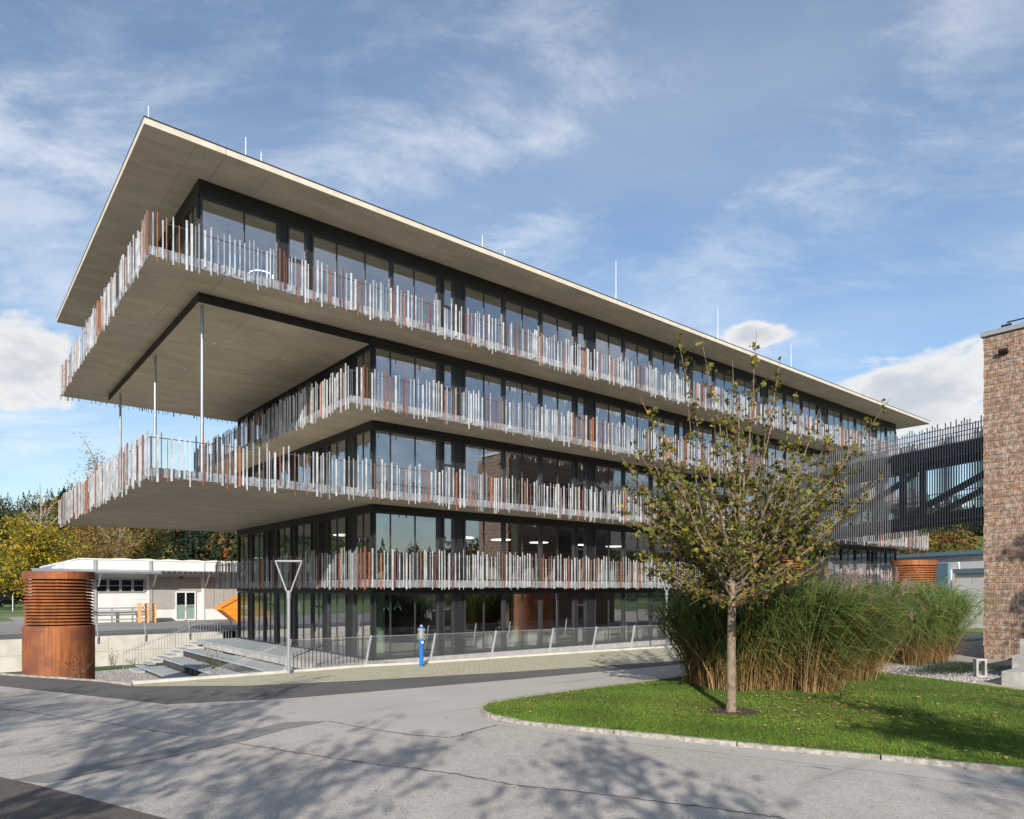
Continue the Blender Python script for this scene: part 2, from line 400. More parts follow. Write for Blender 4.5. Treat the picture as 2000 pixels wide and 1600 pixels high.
def sheet(name, pts, z, m):
    b = MB(); b.poly([(p[0], p[1], z) for p in pts], m); o = b.build(name)
    bm = bmesh.new(); bm.from_mesh(o.data); bmesh.ops.triangulate(bm, faces=bm.faces[:]); bmesh.ops.recalc_face_normals(bm, faces=bm.faces[:])
    for f in bm.faces:
        if f.normal.z < 0: f.normal_flip()
    bm.to_mesh(o.data); bm.free(); return structure(o)
def in_poly(P, poly):
    x, y = P[:, 0], P[:, 1]; inside = np.zeros(len(P), bool); j = len(poly) - 1
    for i in range(len(poly)):
        xi, yi = poly[i]; xj, yj = poly[j]
        c = ((yi > y) != (yj > y)) & (x < (xj - xi) * (y - yi) / (yj - yi + 1e-12) + xi); inside ^= c; j = i
    return inside
def pick(palette, n, jitter=.15):
    pal = np.array([p[:3] for p in palette]); w = np.array([p[3] for p in palette], float); w /= w.sum()
    c = pal[RNG.choice(len(pal), n, p=w)]
    return np.clip(c * (1 + RNG.normal(0, jitter, (n, 1))) * (1 + RNG.normal(0, .05, (n, 3))), .003, 1)

# ------------------------------------------------------------------ the ground
COURT = -1.5
CURB = [(-9.33, -1.83), (-8.3, -1.89), (-6.75, -1.98), (-4.82, -1.98), (-1.46, -2.02), (.54, -2.45), (5.34, -2.80), (11.0, -3.40), (15.45, -4.02), (24, -5.3), (40, -7.4)]
KERBLINE = [(-20, 16.5), (-14.2, 7.2), (-12.38, 3.9), (-11.61, 2.5), (-10.17, 0.0), (-9.33, -1.83)]
def ground_mesh():
    b = MB(); z = -.03; zf = .22; m = 'meadow'
    edge = [(-60, 16.5)] + KERBLINE + CURB[1:] + [(60, -7.5)]
    for (xa, ya), (xb, yb) in zip(edge[:-1], edge[1:]):
        b.poly([(xa, -60, z), (xb, -60, z), (xb, yb, z), (xa, ya, z)], m)
    b.poly([(-60, 20.2, zf), (60, 20.2, zf), (60, 60, zf), (-60, 60, zf)], m)
    b.poly([(60, -60, z), (900, -900, z), (900, 900, zf), (60, 60, zf)], m)
    b.poly([(-60, -60, z), (-60, 60, zf), (-900, 900, zf), (-900, -900, z)], m)
    b.poly([(-60, -60, z), (-900, -900, z), (900, -900, z), (60, -60, z)], m)
    b.poly([(-60, 60, zf), (60, 60, zf), (900, 900, zf), (-900, 900, zf)], m)
    structure(b.build('ground'))
ground_mesh()
def P2(*pts): return [tuple(ground(x, y)[:2]) for x, y in pts]
VERGE_NEAR = P2((262, 1341), (480, 1340), (700, 1330), (1000, 1313), (1340, 1290)) + [(16, -9.3), (40, -12.3)]
DARK_NEAR = P2((-200, 1320), (0, 1340), (330, 1376), (560, 1365), (800, 1345), (1000, 1328), (1340, 1297)) + [(16, -10.2), (40, -13.2)]
sheet('road', [(-59, -59), (59, -59), (59, -12)] + DARK_NEAR[::-1] + [(-59, 8)], 0.0, 'road_aggregate')
sheet('asphalt_strip', DARK_NEAR + VERGE_NEAR[::-1] + KERBLINE[::-1][1:] + [(-40, 16.4), (-40, 4)], .004, 'asphalt_plain')
sheet('paved_verge', CURB + VERGE_NEAR[::-1], .008, 'mossy_paving')
LAWN_NEAR = P2((940, 1391), (957, 1403), (1010, 1413), (1100, 1424), (1200, 1434), (1440, 1458), (1720, 1484), (2000, 1511)) + [(-.1, -26.5), (.2, -34)]
LAWN_FAR = P2((942, 1384), (955, 1377), (1010, 1368), (1100, 1355), (1200, 1342), (1340, 1325)) + [(7.6, -12.0), (11.3, -13.6), (11.75, -14.9), (11.3, -16.9), (10.3, -20.0), (9.2, -23.5), (8, -34)]
SMOOTH = [DARK_NEAR[2], DARK_NEAR[3], DARK_NEAR[4], DARK_NEAR[5], DARK_NEAR[6], (16, -10.25), (24, -11.3), (24, -14), (12, -13.2)] + LAWN_FAR[:7][::-1] + \
    P2((972, 1416), (880, 1442), (790, 1434), (700, 1424), (600, 1409), (450, 1388))
sheet('road_overlay', SMOOTH, .004, 'road_smooth')
sheet('road_edge_strip', LAWN_NEAR[:8] + [(-1.2, -23.9)] + P2((2000, 1545), (1720, 1508), (1430, 1474), (1200, 1448), (1060, 1430), (972, 1416)), .005, 'road_smooth')
sheet('road_patch', P2((20, 1524), (260, 1478), (440, 1438), (560, 1411), (640, 1409), (560, 1424), (470, 1449), (280, 1490), (90, 1530)), .009, 'asphalt_patch')
sheet('old_tarmac', P2((-60, 1505), (60, 1531), (160, 1556), (250, 1580), (350, 1606), (420, 1640), (420, 1900), (-400, 1900), (-400, 1480)), .005, 'tarmac_old')
def cracks(lines):
    for pts in lines:
        b = MB(); dense = []
        for (xa, ya), (xb, yb) in zip(pts[:-1], pts[1:]):
            for k in range(14):
                t = k / 14; dense.append(ground(xa + (xb - xa) * t, ya + (yb - ya) * t))
        dense = [p + Vector((random.gauss(0, .018), random.gauss(0, .018), 0)) for p in dense]
        for p, q in zip(dense[:-1], dense[1:]):
            d = (q - p).normalized(); s = Vector((-d.y, d.x, 0)); w1 = random.uniform(.006, .016); w2 = random.uniform(.006, .016)
            b.poly([p - s * w1 + Vector((0, 0, .013)), q - s * w2 + Vector((0, 0, .013)), q + s * w2 + Vector((0, 0, .013)), p + s * w1 + Vector((0, 0, .013))], 'crack_dark')
        structure(b.build('road_crack'))
cracks([[(-30, 1380), (60, 1392), (200, 1412), (380, 1440)], [(440, 1449), (560, 1468), (700, 1490), (860, 1508), (1000, 1533), (1200, 1556), (1420, 1584), (1560, 1604)],
        [(640, 1409), (720, 1424), (800, 1436), (880, 1442)], [(880, 1442), (930, 1428), (972, 1416)]])
sheet('gravel_court', [(-59, 20), (-59, 8), (-14, 3), (-10.5, -1.8), (0, -2.0), (0, 20)], COURT, 'gravel_grey')
sheet('grass_strip', [(-59, 19.9), (-59, 14), (-12, 14.5), (-9, 17.2), (-5.7, 18.0), (-3, 18.4), (-1, 19.9)], COURT + .02, 'lawn_soil')
# bank of grass between the road kerb and the court
bk = MB(); lower = [(-22, 20), (-14.6, 12.5), (-12.0, 7.4), (-10.9, 5.6), (-8.9, 2.6), (-8.6, -1.6)]
for i in range(len(KERBLINE) - 1):
    a, c = KERBLINE[i], KERBLINE[i + 1]; d, e = lower[i], lower[i + 1]
    bk.poly([(a[0], a[1], -.05), (c[0], c[1], -.05), (e[0], e[1], COURT + .04), (d[0], d[1], COURT + .04)], 'lawn_soil')
structure(bk.build('grass_bank'))
# yard behind the court
sheet('yard', [(-59, 25), (59, 25), (59, 58), (-20, 58), (-20, 46), (-59, 44)], .23, 'yard_asphalt')
sheet('yard_dark_lane', [(-59, 20.3), (59, 20.3), (59, 26.3), (-59, 25.6)], .234, 'asphalt_plain')
sheet('bank_grass_far', [(-59, 43), (-20, 45), (-9, 47), (-9, 56), (-59, 56)], .25, 'meadow')

# concrete edge wall that carries the cable fence
w = thing('edge_wall', 'low pale concrete edge wall under the leaning cable fence', 'wall', (*CURB[0], 0))
for (xa, ya), (xb, yb) in zip(CURB[:-1], CURB[1:]):
    d = Vector((xb - xa, yb - ya, 0)); n = Vector((-d.y, d.x, 0)).normalized() * .14
    b = MB(); A = Vector((xa, ya, 0)) + n; B = Vector((xb, yb, 0)) + n
    b.obox(((A + B) / 2) + Vector((0, 0, (COURT + .09) / 2)), d / 2 - d.normalized() * .006, n, (0, 0, (.09 - COURT) / 2), 'pale_concrete'); b.build('coping', w)
k = thing('road_kerb', 'dark stone kerb between asphalt and grass bank by the rusty vent', 'kerb', (*KERBLINE[2], 0))
for (xa, ya), (xb, yb) in zip(KERBLINE[:-1], KERBLINE[1:]):
    L_ = math.hypot(xb - xa, yb - ya); n = max(1, int(L_ / .9)); d = Vector((xb - xa, yb - ya, 0)).normalized(); s = Vector((-d.y, d.x, 0))
    for i in range(n):
        c = Vector((xa, ya, 0)) + d * (L_ * (i + .5) / n)
        b = MB(); b.obox((c.x, c.y, -.02), d * (L_ / n / 2 - .012), s * .07, (0, 0, .07 + random.uniform(-.008, .008)), 'kerb_granite'); b.build('kerb_stone', k)
k = thing('lawn_kerb', 'rough granite kerb round the tip of the lawn', 'kerb', (*LAWN_NEAR[1], 0))
def kerb_run(pts, gaps, piece, jit):
    for (xa, ya), (xb, yb) in zip(pts[:-1], pts[1:]):
        L_ = math.hypot(xb - xa, yb - ya); n = max(1, round(L_ / piece)); d = Vector((xb - xa, yb - ya, 0)).normalized(); s = Vector((-d.y, d.x, 0))
        for i in range(n):
            c = Vector((xa, ya, 0)) + d * (L_ * (i + .5) / n); b = MB(); h = .088 + random.uniform(-jit, jit); hl = L_ / n / 2 - gaps
            N_ = 6
            for j in range(N_):     # rough-hewn stone: a chain of slightly uneven slices
                t0 = -hl + 2 * hl * j / N_; t1 = -hl + 2 * hl * (j + 1) / N_
                b.obox((c + d * (t0 + t1) / 2) + Vector((0, 0, (h - .05 + random.uniform(-.006, .006)) / 2)), d * (t1 - t0) / 2 * 1.0, s * (.055 + random.uniform(-.005, .005)), (0, 0, (h + .05) / 2), 'kerb_granite')
            b.build('kerb_stone', k)
kerb_run(LAWN_NEAR[1:4], .008, .42, .012); kerb_run(LAWN_NEAR[3:], .014, 2.6, .006); kerb_run([LAWN_NEAR[1], LAWN_NEAR[0]] + LAWN_FAR[:3], .008, .26, .012)
kerb_run(LAWN_FAR[2:7], .006, .9, .006)
sheet('lawn', LAWN_NEAR + LAWN_FAR[::-1], .055, 'lawn_soil')
GRAVEL = [(11.75, -14.9), (11.3, -16.9), (10.3, -20.0), (9.6, -22.3), (14, -23), (20.4, -22), (20.4, -15.8), (16, -13.2), (12.6, -13.6)]
sheet('gravel_bed', GRAVEL, .03, 'gravel_grey')
sheet('paved_path', [(10.95, -18.4), (10.3, -20.0), (9.6, -22.3), (13, -22.6), (13.6, -19.4)], .045, 'mossy_paving')

# retaining wall behind the court
w = thing('retaining_wall', 'pale concrete retaining wall between sunken court and yard', 'wall', (-10, 20, COURT))
x = -46.0
while x < 0:
    for z0, z1 in ((COURT - .05, -.64), (-.63, .25)):
        b = MB(); b.box(x + .006, x + 3.594, 20.0, 20.3, z0, z1, 'pale_concrete'); b.build('wall_panel', w)
    x += 3.6
b = MB(); b.box(.0, 60, 20.0, 20.3, COURT, .25, 'pale_concrete'); b.build('wall_panel', w)

# hills with woods
def hill_h(X, Y):
    dx = X - CAM[0]; dy = Y - CAM[1]; f = dx * FW[0] + dy * FW[1]; r = dx * RT[0] + dy * RT[1]
    rho = np.hypot(dx, dy); az = np.arctan2(r, f)
    ss = lambda a, b_, v: np.clip((v - a) / (b_ - a), 0, 1) ** 2 * (3 - 2 * np.clip((v - a) / (b_ - a), 0, 1))
    near = 36 + 4 * np.sin(az * 5 + .7) + 3 * np.sin(az * 13) - 20 * np.exp(-((az + .625) / .035) ** 2) - 15 * ss(.30, .62, az)
    far = 34 + 8 * np.cos(az * 3.1 + 2.1) + 5 * np.sin(az * 9 + 1) + 16 * np.exp(-((az + .66) / .07) ** 2)
    return .2 + ss(135, 330, rho) * near + ss(430, 800, rho) * far + ss(130, 300, rho) * (2.5 * np.sin(X * .03) + 2.5 * np.cos(Y * .037))
def hills():
    na, nr = 220, 46; az = np.linspace(0, 2 * np.pi, na, endpoint=False); rr = 120 * (1150 / 120) ** (np.arange(nr) / (nr - 1))
    A, Q = np.meshgrid(az, rr, indexing='ij')
    X = CAM[0] + Q * np.sin(A); Y = CAM[1] + Q * np.cos(A); Z = hill_h(X, Y) - .3
    V = np.stack([X, Y, Z], -1).reshape(-1, 3)
    i, j = np.meshgrid(np.arange(na), np.arange(nr - 1), indexing='ij'); a = i * nr + j; b_ = ((i + 1) % na) * nr + j
    Fc = np.stack([a, a + 1, b_ + 1, b_], -1).reshape(-1, 4)
    x = V[:, 0] - CAM[0]; y = V[:, 1] - CAM[1]; a_ = np.arctan2(x * RT[0] + y * RT[1], x * FW[0] + y * FW[1]); q_ = np.hypot(x, y)
    col = np.where(((q_ < 150) | ((a_ > .57) & (a_ < .65) & (q_ > 170) & (q_ < 300)))[:, None], (.10, .17, .035), (.035, .045, .02))
    structure(soup('hills', V, Fc, 'far_foliage', smooth=True, color=col))
hills()

# ------------------------------------------------------------------ the office building
XE, YB = 51.7, 17.1
BX = -6.89
OB = thing('office_building', 'long office block with concrete roof slab and bands of white and rusty bars', 'building', (0, 0, 0))
# per storey: soffit z, floor z, balcony outline
LEV = [dict(s=3.05, f=3.35, x0=-.95, x1=XE + .9, y0=-.95, y1=YB + .9, rail=1.08),
       dict(s=6.55, f=6.83, x0=-8.85, x1=XE + 2.0, y0=-1.92, y1=YB + 1.9, rail=.98),
       dict(s=10.05, f=10.33, x0=-1.92, x1=XE + 2.0, y0=-1.92, y1=YB + 1.9, rail=.98),
       dict(s=13.56, f=13.86, x0=-8.85, x1=XE + 2.0, y0=-1.92, y1=YB + 1.9, rail=.86)]
def slab(name, x0, x1, y0, y1, z0, z1, joints, side, top='grey_concrete', under='board_concrete'):
    xs = [x0] + [j for j in joints if x0 < j < x1] + [x1]
    for a, c in zip(xs[:-1], xs[1:]):
        b = MB(); b.box(a + (.008 if a > x0 else 0), c - (.008 if c < x1 else 0), y0, y1, z0, z1, side, {0: under, 1: top}); b.build(name, OB)
JO = [-6.56, 7.4, 18.7, 30.0, 41.3]
slab('roof_slab', -9.05, XE + 2.15, -2.02, YB + 2.0, 17.6, 17.8, JO, 'fascia_concrete')
b = MB(); b.box(-9.06, XE + 2.16, -2.03, YB + 2.01, 17.8, 17.845, 'roof_black'); b.build('roof_edge_flashing', OB)
for i, l in enumerate(LEV):
    slab('floor_slab', l['x0'], l['x1'], l['y0'], l['y1'], l['s'], l['f'], JO if i else [], 'grey_concrete', 'pale_concrete', under='board_concrete' if i else 'dark_metal')
    b = MB(); b.box(.15, XE - .15, .15, YB - .15, l['f'] + .002, l['f'] + .02, 'interior_floor'); b.build('carpet', OB)
b = MB(); b.box(-2.3, XE, 0.0, YB, -.35, -.02, 'grey_concrete'); b.build('base_slab', OB)
b = MB()
for (xa, ya), (xb, yb) in zip(CURB[4:-1], CURB[5:]):
    xa = max(xa, 0); ya = ya if xa else CURB[4][1] - .1
    b.poly([(xa, ya + .2, -.03), (xb, yb + .2, -.03), (xb, yb + .85, -.03), (xa, ya + .85, -.03)], 'pale_concrete'); b.poly([(xa, ya + .85, -.03), (xb, yb + .85, -.03), (xb, yb + .85, -.4), (xa, ya + .85, -.4)], 'pale_concrete')
structure(b.build('walkway'))
b = MB(); b.box(0, 40, -6.2, -.02, -.6, -.3, 'asphalt_dark'); structure(b.build('facade_gutter'))
b = MB(); b.box(.15, XE - .15, .15, YB - .15, -.018, .0, 'interior_floor'); b.build('carpet', OB)
# black edge beams: under the projecting top storey and below the roof
b = MB(); b.box(BX, -.16, 0, YB, 13.20, 13.555, 'dark_metal', {0: 'board_concrete'}); b.build('cantilever_soffit', OB)
b = MB()
b.box(BX, XE, 0, .12, 17.04, 17.598, 'dark_metal'); b.box(BX, BX + .12, .12, YB, 17.04, 17.598, 'dark_metal'); b.box(BX + .12, XE, YB - .12, YB, 17.04, 17.598, 'dark_metal'); b.box(XE - .12, XE, .12, YB - .12, 17.04, 17.598, 'dark_metal')
b.build('roof_beam', OB)
for l in LEV[:3]:
    z = l['s']; b = MB(); h = .30 if z > 4 else .22
    b.box(-.04, XE + .04, -.04, .1, z - h, z - .002, 'dark_metal'); b.box(-.04, .1, .1, YB, z - h, z - .002, 'dark_metal'); b.box(.1, XE, YB - .1, YB, z - h, z - .002, 'dark_metal'); b.box(XE - .1, XE, .1, YB - .1, z - h, z - .002, 'dark_metal')
    b.build('facade_beam', OB)
b = MB(); b.box(-.155, XE, -.04, .1, 13.2, 13.555, 'dark_metal'); b.box(-.155, .1, .1, YB, 13.2, 13.555, 'dark_metal'); b.build('facade_beam', OB)

def window(face, us, z0, z1, fixed, thick=.07, transom=None, name='window', fin=.10, handle=False):
    """us: breakpoints along the facade; face 'front' lies on Y=fixed, 'left' on X=fixed; fin: depth outwards"""
    fr = MB(); M_ = 'frame_metal'; dout = fin
    def bx(a, c, p, q, lo=0., hi=.12):
        if face == 'front': fr.box(a, c, fixed - hi, fixed - lo, p, q, M_)
        elif face == 'left': fr.box(fixed - hi, fixed - lo, a, c, p, q, M_)
        elif face == 'back': fr.box(a, c, fixed + lo, fixed + hi, p, q, M_)
        else: fr.box(fixed + lo, fixed + hi, a, c, p, q, M_)
    t = thick
    bx(us[0], us[-1], z0, z0 + t, -.06, .05); bx(us[0], us[-1], z1 - t, z1, -.06, .06)
    bx(us[0], us[0] + t, z0 + t, z1 - t, -.06, dout); bx(us[-1] - t, us[-1], z0 + t, z1 - t, -.06, dout)
    for u in us[1:-1]: bx(u - t * .36, u + t * .36, z0 + t, z1 - t, -.06, .03)
    zs = [z0 + t, z1 - t]
    if transom: bx(us[0] + t, us[-1] - t, transom - .05, transom + .05, -.06, .04); zs = [z0 + t, transom - .05, transom + .05, z1 - t]
    if handle: bx(us[-1] - t - .05, us[-1] - t - .02, z0 + .9, z0 + 1.3, .03, .1)
    o = fr.build(name, OB, (us[0], fixed, z0) if face in ('front', 'back') else (fixed, us[0], z0))
    for a, c in zip(us[:-1], us[1:]):
        for k in range(0, len(zs), 2):
            rz = R(random.gauss(0, .09)); rx = R(random.gauss(0, .09)); g = t * .3
            if face in ('front', 'back'): block('pane', 'window_glass', o, a + g, c - g, fixed - .006, fixed + .006, zs[k] - .01, zs[k + 1] + .01, (rx, 0, rz))
            else: block('pane', 'window_glass', o, fixed - .006, fixed + .006, a + g, c - g, zs[k] - .01, zs[k + 1] + .01, (0, rx, rz))
    return o
def panel(face, a, c, z0, z1, fixed, m='panel_metal'):
    if face == 'front': block('facade_panel', m, OB, a, c, fixed - .06, fixed + .06, z0, z1)
    elif face == 'left': block('facade_panel', m, OB, fixed - .06, fixed + .06, a, c, z0, z1)
    elif face == 'back': block('facade_panel', m, OB, a, c, fixed - .06, fixed + .06, z0, z1)
    else: block('facade_panel', m, OB, fixed - .06, fixed + .06, a, c, z0, z1)
STOREY = [(0.0, 2.82), (3.37, 6.25), (6.85, 9.75), (10.35, 13.2), (13.88, 17.04)]
for i, (z0, z1) in enumerate(STOREY):
    tr = z0 + (z1 - z0) * (.70 if i == 0 else .60); ground_floor = i == 0
    if i < 4: panel('front', 0, .06, z0, z1, .06); window('front', [.07, .87, 2.09, 3.30], z0, z1, .06); sx = 3.31
    else:
        window('front', [BX + .06, -5.27, -3.98], z0, z1, .06); panel('front', -3.975, -3.66, z0, z1, .06)
        window('front', [-3.65, -2.86], z0, z1, .06, transom=tr); panel('front', -2.855, -2.68, z0, z1, .06)
        window('front', [-2.67, -1.59, -.33, .90], z0, z1, .06); window('front', [.905, 2.04, 3.30], z0, z1, .06)
    panel('front', 3.31, 3.50, z0, z1, .06)
    if ground_floor: window('front', [3.51, 4.13], z0, z1, .06, transom=2.14, name='door', handle=True)
    else: window('front', [3.51, 4.13], z0, z1, .06, transom=tr)
    panel('front', 4.135, 4.66, z0, z1, .06)
    s = 4.67
    while s < XE - 1:
        e = min(s + 7.14, XE)
        if e - s > 3: parts = [s, s + 2.38, s + 4.76, e] if e - s > 6 else [s, (s + e) / 2, e]
        else: parts = [s, e]
        for a, c in zip(parts[:-1], parts[1:]): window('front', [a + .002, (a + c) / 2, c - .002], z0, z1, .06, thick=.08)
        if e + 1.4 < XE:
            if ground_floor: window('front', [e + .13, e + .86], z0, z1, .06, transom=2.14, name='door', handle=True)
            else: window('front', [e + .13, e + .86], z0, z1, .06, transom=tr)
            panel('front', e + .005, e + .125, z0, z1, .06); panel('front', e + .865, s + 8.60, z0, z1, .06)
        s += 8.62
    xf = 0.06 if i < 4 else BX + .06
    spans = [(.1, .96, 1.77), (2.42, 3.51, 4.38), None, (6.17, 7.29, 8.26), (8.73, 9.76, 10.70), None, (12.6, 13.57, 14.58), (15.1, 16.17, 16.98)]
    for sp in spans:
        if sp: window('left', list(sp), z0, z1, xf, fin=.10)
    for a, c in ((1.775, 2.415), (4.385, 4.87), (8.265, 8.725), (10.705, 11.0), (14.585, 15.095)): panel('left', a, c, z0, z1, xf)
    if ground_floor:
        window('left', [4.88, 5.5, 6.16], z0, z1, xf, transom=2.14, name='door', handle=True, fin=.08)
        window('left', [11.01, 11.8, 12.59], z0, z1, xf, transom=2.14, name='door', handle=True, fin=.08)
    else:
        window('left', [4.88, 5.32], z0, z1, xf, transom=tr); panel('left', 5.325, 6.165, z0, z1, xf)
        panel('left', 11.0, 11.40, z0, z1, xf); window('left', [11.41, 11.98], z0, z1, xf, transom=tr); panel('left', 11.985, 12.595, z0, z1, xf)
    xs = np.linspace(BX + .06 if i == 4 else .06, XE - .02, 7)
    for a, c in zip(xs[:-1], xs[1:]): window('back', [a + .01, c - .01], z0, z1, YB - .06)
    ys = np.linspace(.2, YB - .2, 4)
    for a, c in zip(ys[:-1], ys[1:]): window('right', [a + .01, c - .01], z0, z1, XE - .06)
    # inside: core walls and round columns
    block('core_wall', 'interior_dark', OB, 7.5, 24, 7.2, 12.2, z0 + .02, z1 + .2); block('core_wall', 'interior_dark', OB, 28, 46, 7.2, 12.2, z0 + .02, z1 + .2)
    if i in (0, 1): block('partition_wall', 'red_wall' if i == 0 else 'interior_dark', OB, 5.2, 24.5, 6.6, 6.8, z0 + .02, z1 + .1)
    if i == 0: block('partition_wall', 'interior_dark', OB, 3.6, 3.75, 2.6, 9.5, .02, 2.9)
    for cx in (1.72, 9.75, 18.4, 27.0, 35.6, 44.2):
        c = MB(); c.lathe((cx, 2.45, z0), [(.19, .02), (.19, z1 - z0 + .22)], 'column_green', 20); c.build('column', OB, smooth=False)
        c = MB(); c.lathe((cx, 14.2, z0), [(.19, .02), (.19, z1 - z0 + .22)], 'column_green', 12); c.build('column', OB)
    if i == 4:
        for cy in (2.45, 14.2): c = MB(); c.lathe((-5, cy, z0), [(.19, .02), (.19, z1 - z0 + .22)], 'column_green', 16); c.build('column', OB)
# slim steel posts between terrace and top storey
for yy in (.25, 7.3, 14.9):
    c = MB(); c.lathe((-6.70, yy, 6.832), [(.058, 0), (.058, 6.366)], 'post_steel', 14); c.build('post', OB, smooth=False)
for x in (-5.2, -2.2):
    for y in (4, 8.5, 13):
        c = MB(); c.lathe((x, y, 13.19), [(.05, 0), (.05, .012)], 'white_trim', 12); c.build('spotlight', OB)
        c = MB(); c.lathe((x - 1.0, y - .5, 6.54), [(.05, 0), (.05, .012)], 'white_trim', 12); c.build('spotlight', OB)
# lightning rods on the roof, set back from the edge
for px, y0, y1 in ((290, 232, 207), (480, 305, 268), (510, 318, 296), (942, 492, 459), (985, 508, 490), (1203, 592, 510), (1229, 601, 590), (1402, 675, 602), (1437, 688, 676), (1545, 733, 673), (1575, 745, 730), (1695, 797, 770), (1755, 822, 800)):
    v = view_ray(px, y0); t = (-1.2 - CAM[1]) / v.y; X = CAM[0] + t * v.x; top = CAM[2] + t * (1150 - y1) / FPX
    c = MB(); c.tube([(X, -1.2, 17.84), (X, -1.2, max(top, 18.2))], [.022, .012], 'rod_white', 5); c.build('lightning_rod', OB)

# balustrades of uneven upright bars
ALL_BARS = []; BALU = []
for i, l in enumerate(LEV):
    x0, x1, y0, y1 = l['x0'] - .05, l['x1'] + .05, l['y0'] - .05, l['y1'] + .05; zr = l['f'] + l['rail']
    b = MB()
    ring = [(x1, y0), (x0, y0), (x0, y1), (x1, y1), (x1, y0)]
    for (xa, ya), (xb, yb) in zip(ring[:-1], ring[1:]):
        d = Vector((xb - xa, yb - ya, 0)); L_ = d.length; d.normalize(); inw = Vector((-d.y, d.x, 0))
        if inw.dot(Vector(((x0 + x1) / 2 - xa, (y0 + y1) / 2 - ya, 0))) < 0: inw = -inw
        A = Vector((xa, ya, zr)) + inw * .05; B = Vector((xb, yb, zr)) + inw * .05
        b.tube([A, B], .016, 'bar_dark', 6)
        # galvanised strips on the slab edge
        n = int(L_ / .21)
        for k in range(n):
            c = Vector((xa, ya, 0)) + d * ((k + .5) * L_ / n) + inw * random.uniform(.028, .04)
            b.obox((c.x, c.y, (l['s'] + l['f']) / 2 + .02), d * (L_ / n * random.uniform(.40, .5)), inw * .006, (0, 0, (l['f'] - l['s']) / 2 + random.uniform(-.01, .015)), 'edge_zinc')
        n = int(L_ / 1.9)
        for k in range(n + 1):
            c = Vector((xa, ya, 0)) + d * (k * L_ / n) + inw * .05
            b.obox((c.x, c.y, (l['f'] + zr) / 2), d * .012, inw * .02, (0, 0, (zr - l['f']) / 2), 'bar_dark')
        u = .06
        while u < L_ - .05:
            wd = random.choices((.022, .038, .062), (.38, .34, .28))[0]
            mt = random.choices(('bar_white', 'bar_grey', 'bar_rust', 'bar_orange', 'bar_dark', 'bar_maroon'), (.58, .17, .10, .05, .03, .07) if wd < .06 else (.80, .0, .10, .07, .0, .03))[0]
            if wd > .06 and mt in ('bar_grey',): mt = 'bar_white'
            dp = random.choice((.012, .03, .045)); off = random.choice((0., .02, .035, -.01))
            c = Vector((xa, ya, 0)) + d * u - inw * (off + dp / 2)
            zt = zr + random.uniform(-.02, .30); zb = l['s'] + random.uniform(-.24, .14)
            if i == 0: zb = l['s'] + random.uniform(-.10, .05)
            vx, vy, ff = proj(c.x, c.y, (zt + zb) / 2)
            vis = ff > 0 and -20 < vx < 2020 and ((ya == yb == y0) or (xa == xb == x0))
            ALL_BARS.append(((wd + .02) * (zt - zb) / ff ** 2 if vis else 0, i, c, d.copy(), inw.copy(), wd, dp, zb, zt, mt))
            u += random.choice((.085, .115, .14, .165, .195)) + wd * .5
    BALU.append(b.build('balustrade', OB, (x0, y0, l['f'])))
ALL_BARS.sort(key=lambda t: -t[0])
rest = [MB() for _ in LEV]
for k, (sz, i, c, d, inw, wd, dp, zb, zt, mt) in enumerate(ALL_BARS):
    if k < 300:
        hx = wd if abs(d.x) > .5 else dp; hy = dp if abs(d.x) > .5 else wd
        block('baluster', mt, BALU[i], c.x - hx / 2, c.x + hx / 2, c.y - hy / 2, c.y + hy / 2, zb, zt)
    else: rest[i].obox((c.x, c.y, (zb + zt) / 2), d * wd / 2, inw * dp / 2, (0, 0, (zt - zb) / 2), mt)
for i, b in enumerate(rest): stuff(b.build('baluster_row', BALU[i]))

# lettering on the glass of the ground floor corner
def text(name, s, size, m, at, rz, parent=None, ext=.004):
    cu = bpy.data.curves.new(name, 'FONT'); cu.body = s; cu.size = size; cu.extrude = ext; cu.align_x = 'CENTER'; cu.align_y = 'CENTER'
    ob = bpy.data.objects.new(name, cu); COL.objects.link(ob)
    bpy.context.view_layer.update(); dg = bpy.context.evaluated_depsgraph_get()
    me = bpy.data.meshes.new_from_object(ob.evaluated_get(dg)); bpy.data.objects.remove(ob)
    me.materials.clear(); me.materials.append(MATS[m]); o = link(bpy.data.objects.new(name, me), parent, at); o.rotation_euler = (R(90), 0, rz); return o
text('lettering', 'R A', .62, 'grey_felt', (1.12, .35, 2.25), 0, OB)

# ring lamps, desks and screens inside
NTH = ['first', 'second', 'third', 'fourth', 'fifth', 'sixth', 'seventh']
def ring_lamp(x, y, z, r, label):
    b = MB(); pts = [(x + r * math.cos(2 * math.pi * k / 28), y + r * math.sin(2 * math.pi * k / 28), z) for k in range(29)]
    t = thing('ring_lamp', label, 'lamp', (x, y, z), 'ring lamps hanging inside the office block')
    b.tube(pts, .022, 'lamp_glow', 6, cap=False); b.build('ring', t)
    c = MB()
    for k in (0, 9, 19): c.tube([pts[k], (x, y, z + .9)], .004, 'dark_metal', 4)
    c.build('suspension', t)
for q_, (x, y, z, st) in enumerate(((-4.1, 1.6, 15.5, 'top'), (-2.6, 1.9, 15.2, 'top'), (.9, 1.9, 15.3, 'top'), (3.6, 2.2, 15.4, 'top'), (7.2, 2, 15.4, 'top'), (11.4, 2, 15.4, 'top'))):
    ring_lamp(x, y, z, .45, 'white ring lamp behind the top storey glass, ' + NTH[q_] + ' from the projecting corner')
for q_, (x, y) in enumerate(((.9, 4.5), (6.2, 2.2), (8.6, 2.2), (11.6, 2.6), (15, 2.4), (17.5, 2.4))):
    ring_lamp(x, y, 5.55, .5, 'white ring lamp behind the first floor glass, ' + NTH[q_] + ' from the building corner')
